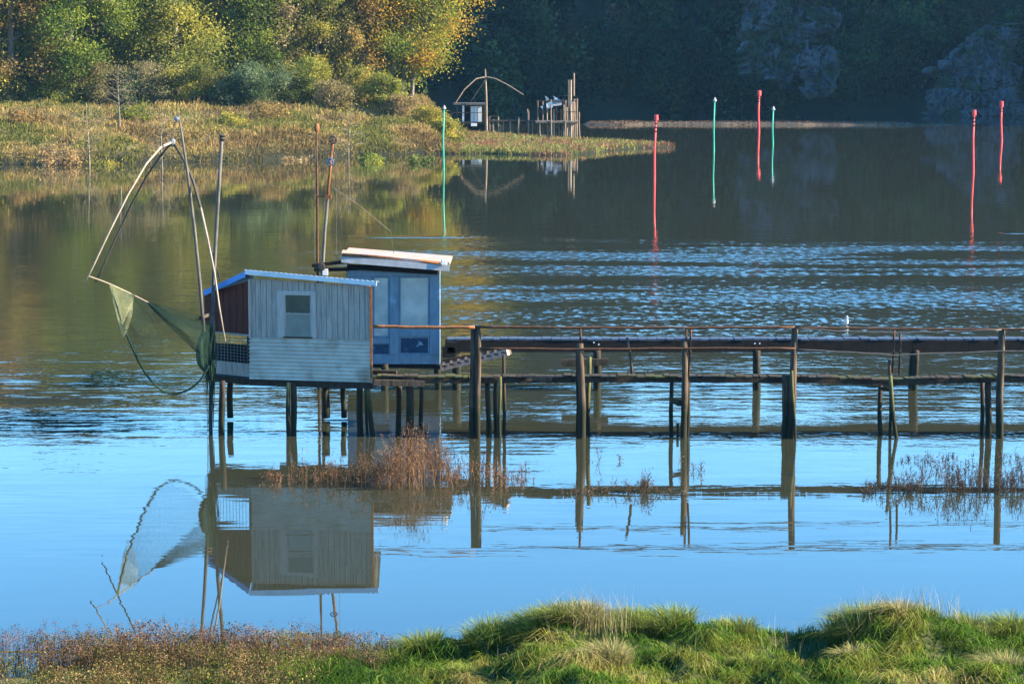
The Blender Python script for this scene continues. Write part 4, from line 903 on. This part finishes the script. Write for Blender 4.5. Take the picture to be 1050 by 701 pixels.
obj('head_rope',MB().tube(bez([v(114,292,YAx-1.1),v(122,320,yn-.3),v(134,353,yn-.3),v(150,384,yn-.2),v(170,402,yn),v(190,401,yn),v(205,390,yn),v(214,375,yn)],40),.022,6),M['net'],ng)
netsurf([v(128,298,yn-.2),v(152,310,yn),v(180,320,yn),v(214,334,yn)],[v(116,300,yn-.3),v(132,350,yn-.3),v(165,400,yn),v(214,376,yn)],48,30,-.35,.0019,'net','net')
netsurf([v(150,309,yn),v(175,322,yn-.1),v(195,329,yn-.1),v(215,335,yn)],[v(151,311,yn),v(172,333,yn-.1),v(192,352,yn-.1),v(213,374,yn)],44,26,-.2,.0026,'net','net')
netsurf([v(150,309,yn+.1),v(175,316,yn+.2),v(195,321,yn+.2),v(215,331,yn+.1)],[v(151,311,yn+.1),v(172,328,yn+.2),v(195,335,yn+.2),v(213,342,yn+.1)],40,12,.1,.0028,'net','net')
netsurf([v(112,291,yn-.5),v(124,296,yn-.4),v(137,303,yn-.4)],[v(120,325,yn-.4),v(127,345,yn-.35),v(135,325,yn-.3)],14,20,-.1,.0022,'net_pale','net')
# gathered net hanging at the hut corner
b=MB(); r_=random.Random(8)
for k in range(70):
    px0=r_.uniform(207,221); px1=px0*.35+216*.65+r_.uniform(-4,4); y1=r_.choice([378,385,395,405,420,440])+r_.uniform(-8,5); yd=YA-.1+r_.uniform(-.15,.1)
    b.tube(bez([v(px0,r_.uniform(330,345),yd),v((px0+px1)/2+r_.uniform(-5,3),360,yd-.05),v(px1+r_.uniform(-2,2),385,yd),v(px1,y1,yd)],9),r_.uniform(.003,.007),4)
obj('gathered_net',b,M['net'],ng)
b=MB(); b.tube(bez([v(209,338,YA-.2),v(205,355,YA-.25),v(206,372,YA-.25),v(213,382,YA-.2)],14),[.03+.05*math.sin(math.pi*i/14) for i in range(15)],8,.2); obj('gathered_net',b,M['net'],ng,smooth=True)

# ---------------------------------------------------------------- far fishing huts
def GY(px,py): return G(px,py).y
YH=226.0
def V3(px,py,d=0): return P(px,py,YH+d)
f1=thing('fishing_hut',(V3(484,140).x,YH+1,0),'small distant white panelled fishing hut with flat roof at the tip of the wooded bank','hut')
def fbox(par,name,m,x0,x1,y0,y1,d0,d1):
    a=V3(x0,y1,d0); c=V3(x1,y0,d0); b=MB(); b.hexa([(a.x,YH+d0,a.z),(c.x,YH+d0,a.z),(c.x,YH+d1,a.z),(a.x,YH+d1,a.z),(a.x,YH+d0,c.z),(c.x,YH+d0,c.z),(c.x,YH+d1,c.z),(a.x,YH+d1,c.z)]); return obj(name,b,M[m],par)
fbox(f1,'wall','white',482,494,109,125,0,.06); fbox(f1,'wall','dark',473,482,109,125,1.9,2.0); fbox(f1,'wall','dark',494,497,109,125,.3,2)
for x0 in (486,490): fbox(f1,'panel_joint','dark',x0-.15,x0+.15,109.5,124.5,-.03,-.003)
for x0,m in ((475,'white'),(482,'dark'),(495.5,'wood'),(469,'wood')): fbox(f1,'corner_post',m,x0-(1 if m=='white' else .6),x0+(1 if m=='white' else .6),108,127,-.2,-.06)
fbox(f1,'roof','pole',465,498,106,107.8,-.5,2.3); fbox(f1,'floor','wood_dark',468,500,125,127,-.3,2.2)
fbox(f1,'hand_rail','wood',462,496,115.2,115.8,-.45,-.35)
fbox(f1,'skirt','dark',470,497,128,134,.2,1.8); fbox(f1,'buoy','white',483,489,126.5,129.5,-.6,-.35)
for x0 in (472,478,485,492,497): fbox(f1,'stilt','wood_dark',x0-.5,x0+.5,127,143,0,.1); 
b=MB().tube([V3(499,146,-.3),V3(498.5,100,-.3),V3(497.5,71,-.3)],[.14,.12,.07],7); obj('mast',b,M['far_wood'],f1)
obj('net_arm',MB().tube([V3(498,79,-.3),V3(488,81,-.6),V3(476,92,-1),V3(467,106,-1.2)],[.07,.065,.055,.04],6),M['far_wood'],f1)
obj('net_arm',MB().tube([V3(498,79,-.3),V3(508,81,-.6),V3(522,88,-1),V3(537,97.5,-1.2)],[.07,.065,.055,.04],6),M['far_wood'],f1)
obj('net_arm',MB().tube([V3(497,83,0),V3(490,93,.8),V3(483,104,1.2)],[.06,.05,.03],5),M['pole'],f1)
f2=thing('fishing_hut',(V3(572,141).x,YH+1,0),'distant ruined fishing hut skeleton on stilts hung with torn white sheets','hut')
for (x0,y0,m) in ((551.5,103,'wood'),(556.5,104,'wood'),(561,106,'bamboo'),(565,102,'wood'),(578,100,'bamboo'),(580,103,'wood'),(583,82,'wood'),(585.5,82,'bamboo'),(588.5,75,'wood'),(590,100,'wood'),(594,115,'wood'),(570,110,'wood_dark'),(575,112,'wood_dark'),(553.5,124,'wood'),(568,112,'bamboo'),(573,124,'wood'),(587,104,'wood'),(581.5,110,'bamboo'),(563,126,'wood'),(592,101,'wood'),(541,112,'wood'),(532,120,'wood')):
    d=rnd.uniform(-.4,1.4); b=MB().post(V3(x0+rnd.uniform(-.4,.4),143,d),V3(x0,y0,d),.062 if y0>90 else .085,6,seed=int(x0)); obj('post',b,M['far_wood' if m=='wood' else m],f2)
fbox(f2,'platform','far_wood',549,593,124.2,126,-.4,1.8); fbox(f2,'roof_beam','wood',550,592,103.2,104.2,-.1,.05); fbox(f2,'roof_beam','dark',577,591,98.5,101.5,0,1.6)
fbox(f2,'rail','wood',550,592,114.5,115.2,-.3,-.2); fbox(f2,'wall_remnant','dark',568,577,113,124,1,1.1)
def rag(pts,m='tarp'):
    b=MB(); n=len(pts); vs=[V3(*p) for p in pts]; b.add(vs,[tuple(range(n))]); o=obj('torn_sheet',b,M[m],f2); q=o.modifiers.new('t','SOLIDIFY'); q.thickness=.03
rag([(560,106,-.4),(566,104,-.45),(567,110,-.3),(561,111.5,-.35)],'white'); rag([(559,98.5,0),(563,102,-.3),(560.5,103.5,-.2)],'white')
rag([(563,107,0),(569,101,.3),(576,103,.1),(576,108,-.2),(568,109,-.1)]); rag([(567,98,.2),(573,102,.2),(570,103.5,.2)],'white'); rag([(554,109,-.3),(557,109,-.3),(556,112,-.3)],'white'); rag([(583,105.5,-.4),(589,104.5,-.4),(586,107,-.4)])
f3=thing('walkway',(V3(523,140).x,YH+.5,0),'low distant plank walkway on thin posts joining the two far fishing huts','walkway')
fbox(f3,'deck','wood',500,549,123.4,124.8,0,.9); fbox(f3,'hand_rail','wood',500,512,119,119.7,-.02,.04)
for x0,y0 in ((502,120),(506,122),(511,119),(516,124),(523,124),(532,122),(542,114),(546,124),(513,128),(505,128)): obj('post',MB().post(V3(x0,144,.1),V3(x0,y0,.1),.065,6,seed=int(x0)),M['far_wood'],f3)

# ---------------------------------------------------------------- channel markers
MK=[('r',673,118,671,185,'red channel marker pole nearest the middle, left of the other red ones'),
 ('r',778.5,93,778,137,'tall red channel marker pole between the two short green ones'),
 ('r',999,113,998,176,'red channel marker pole at the right, nearer and left of the last one'),
 ('r',1027,104,1027,145,'farthest red channel marker pole near the right edge'),
 ('g',733,101,732,155,'slender green channel marker pole right of the nearest red pole'),
 ('g',793,110,792.5,148,'thin pale green channel marker pole beside the middle red one'),
 ('g',455.5,109,455,175,'tall green channel marker pole in front of the wooded bank end')]
for (k,x1,y1,x0,y0,lab) in MK:
    g=G(x0,y0); Y=g.y; t=P(x1,y1,Y); s=Y/FPX; m='redp' if k=='r' else 'greenp'
    root=thing('channel_marker',(g.x,g.y,0),lab,'channel marker','channel marker poles standing in the river')
    r0=(1.3 if k=='r' else .95)*s; mid=Vector((lerp(g.x,t.x,.5)-.05,Y,t.z*.5))
    obj('pole',MB().tube([(g.x,Y,-.6),(g.x,Y,.0),mid,t],[r0,r0,r0*.85,r0*.75],10),M[m],root,smooth=True)
    if k=='r': obj('topmark',MB().lathe((t.x,Y,t.z-2.5*s),[(1.6*s,-3.0*s),(2.1*s,-2.9*s),(2.1*s,2.4*s),(1.7*s,2.6*s)],12),M['redp'],root)
    else: obj('topmark',MB().lathe((t.x,Y,t.z-1*s),[(1.8*s,-2*s),(1.9*s,-1*s),(.4*s,2*s)],10),M['tarp'],root)
    if k=='r':
        for q in range(3): obj('band',MB().lathe((lerp(t.x,mid.x,.1+q*.09),Y,lerp(t.z,t.z*.5,.26+q*.12)),[(r0*.92,-.05),(r0*.98,-.04),(r0*.98,.04),(r0*.92,.05)],10),M['dark'],root)

# ---------------------------------------------------------------- gull on the water
g=G(866,333); gu=thing('seagull',(g.x,g.y,0),'white seagull floating on the river beyond the walkway','bird')
def ell(c,rx,ry,rz,n=12,m=8):
    b=MB(); vs=[];fs=[]
    for j in range(m+1):
        a=math.pi*j/m-math.pi/2
        for i in range(n): t=2*math.pi*i/n; vs.append((c[0]+rx*math.cos(a)*math.cos(t),c[1]+ry*math.cos(a)*math.sin(t),c[2]+rz*math.sin(a)))
    for j in range(m):
        for i in range(n): fs.append((j*n+i,j*n+(i+1)%n,(j+1)*n+(i+1)%n,(j+1)*n+i))
    return vs,fs
b=MB(); rings=[(-.24,.10,.012,.01),(-.17,.08,.035,.03),(-.08,.075,.075,.07),(.02,.075,.085,.08),(.09,.10,.07,.07),(.12,.16,.045,.05),(.125,.21,.038,.042),(.135,.25,.036,.036),(.15,.275,.02,.018)]
vs=[];fs=[];n=12
for (yy,zz_,rx,rz) in rings:
    for i in range(n):
        t=2*math.pi*i/n; vs.append((g.x+rx*math.cos(t)+(yy*.35),g.y-yy,zz_-.01+rz*math.sin(t)))
for j in range(len(rings)-1):
    for i in range(n): fs.append((j*n+i,j*n+(i+1)%n,(j+1)*n+(i+1)%n,(j+1)*n+i))
fs.append(tuple(range(n))[::-1]); fs.append(tuple((len(rings)-1)*n+i for i in range(n))); b.add(vs,fs); bo=obj('body',b,M['white'],gu,smooth=True)
for s in (-1,1):
    b=MB(); b.add(*ell((g.x+s*.06-.02,g.y+.07,.10),.03,.17,.05)); obj('wing',b,M['tarp'],gu,smooth=True)
obj('beak',MB().tube([(g.x+.05,g.y-.16,.235),(g.x+.065,g.y-.215,.225)],[.012,.004],6),M['rust'],gu)
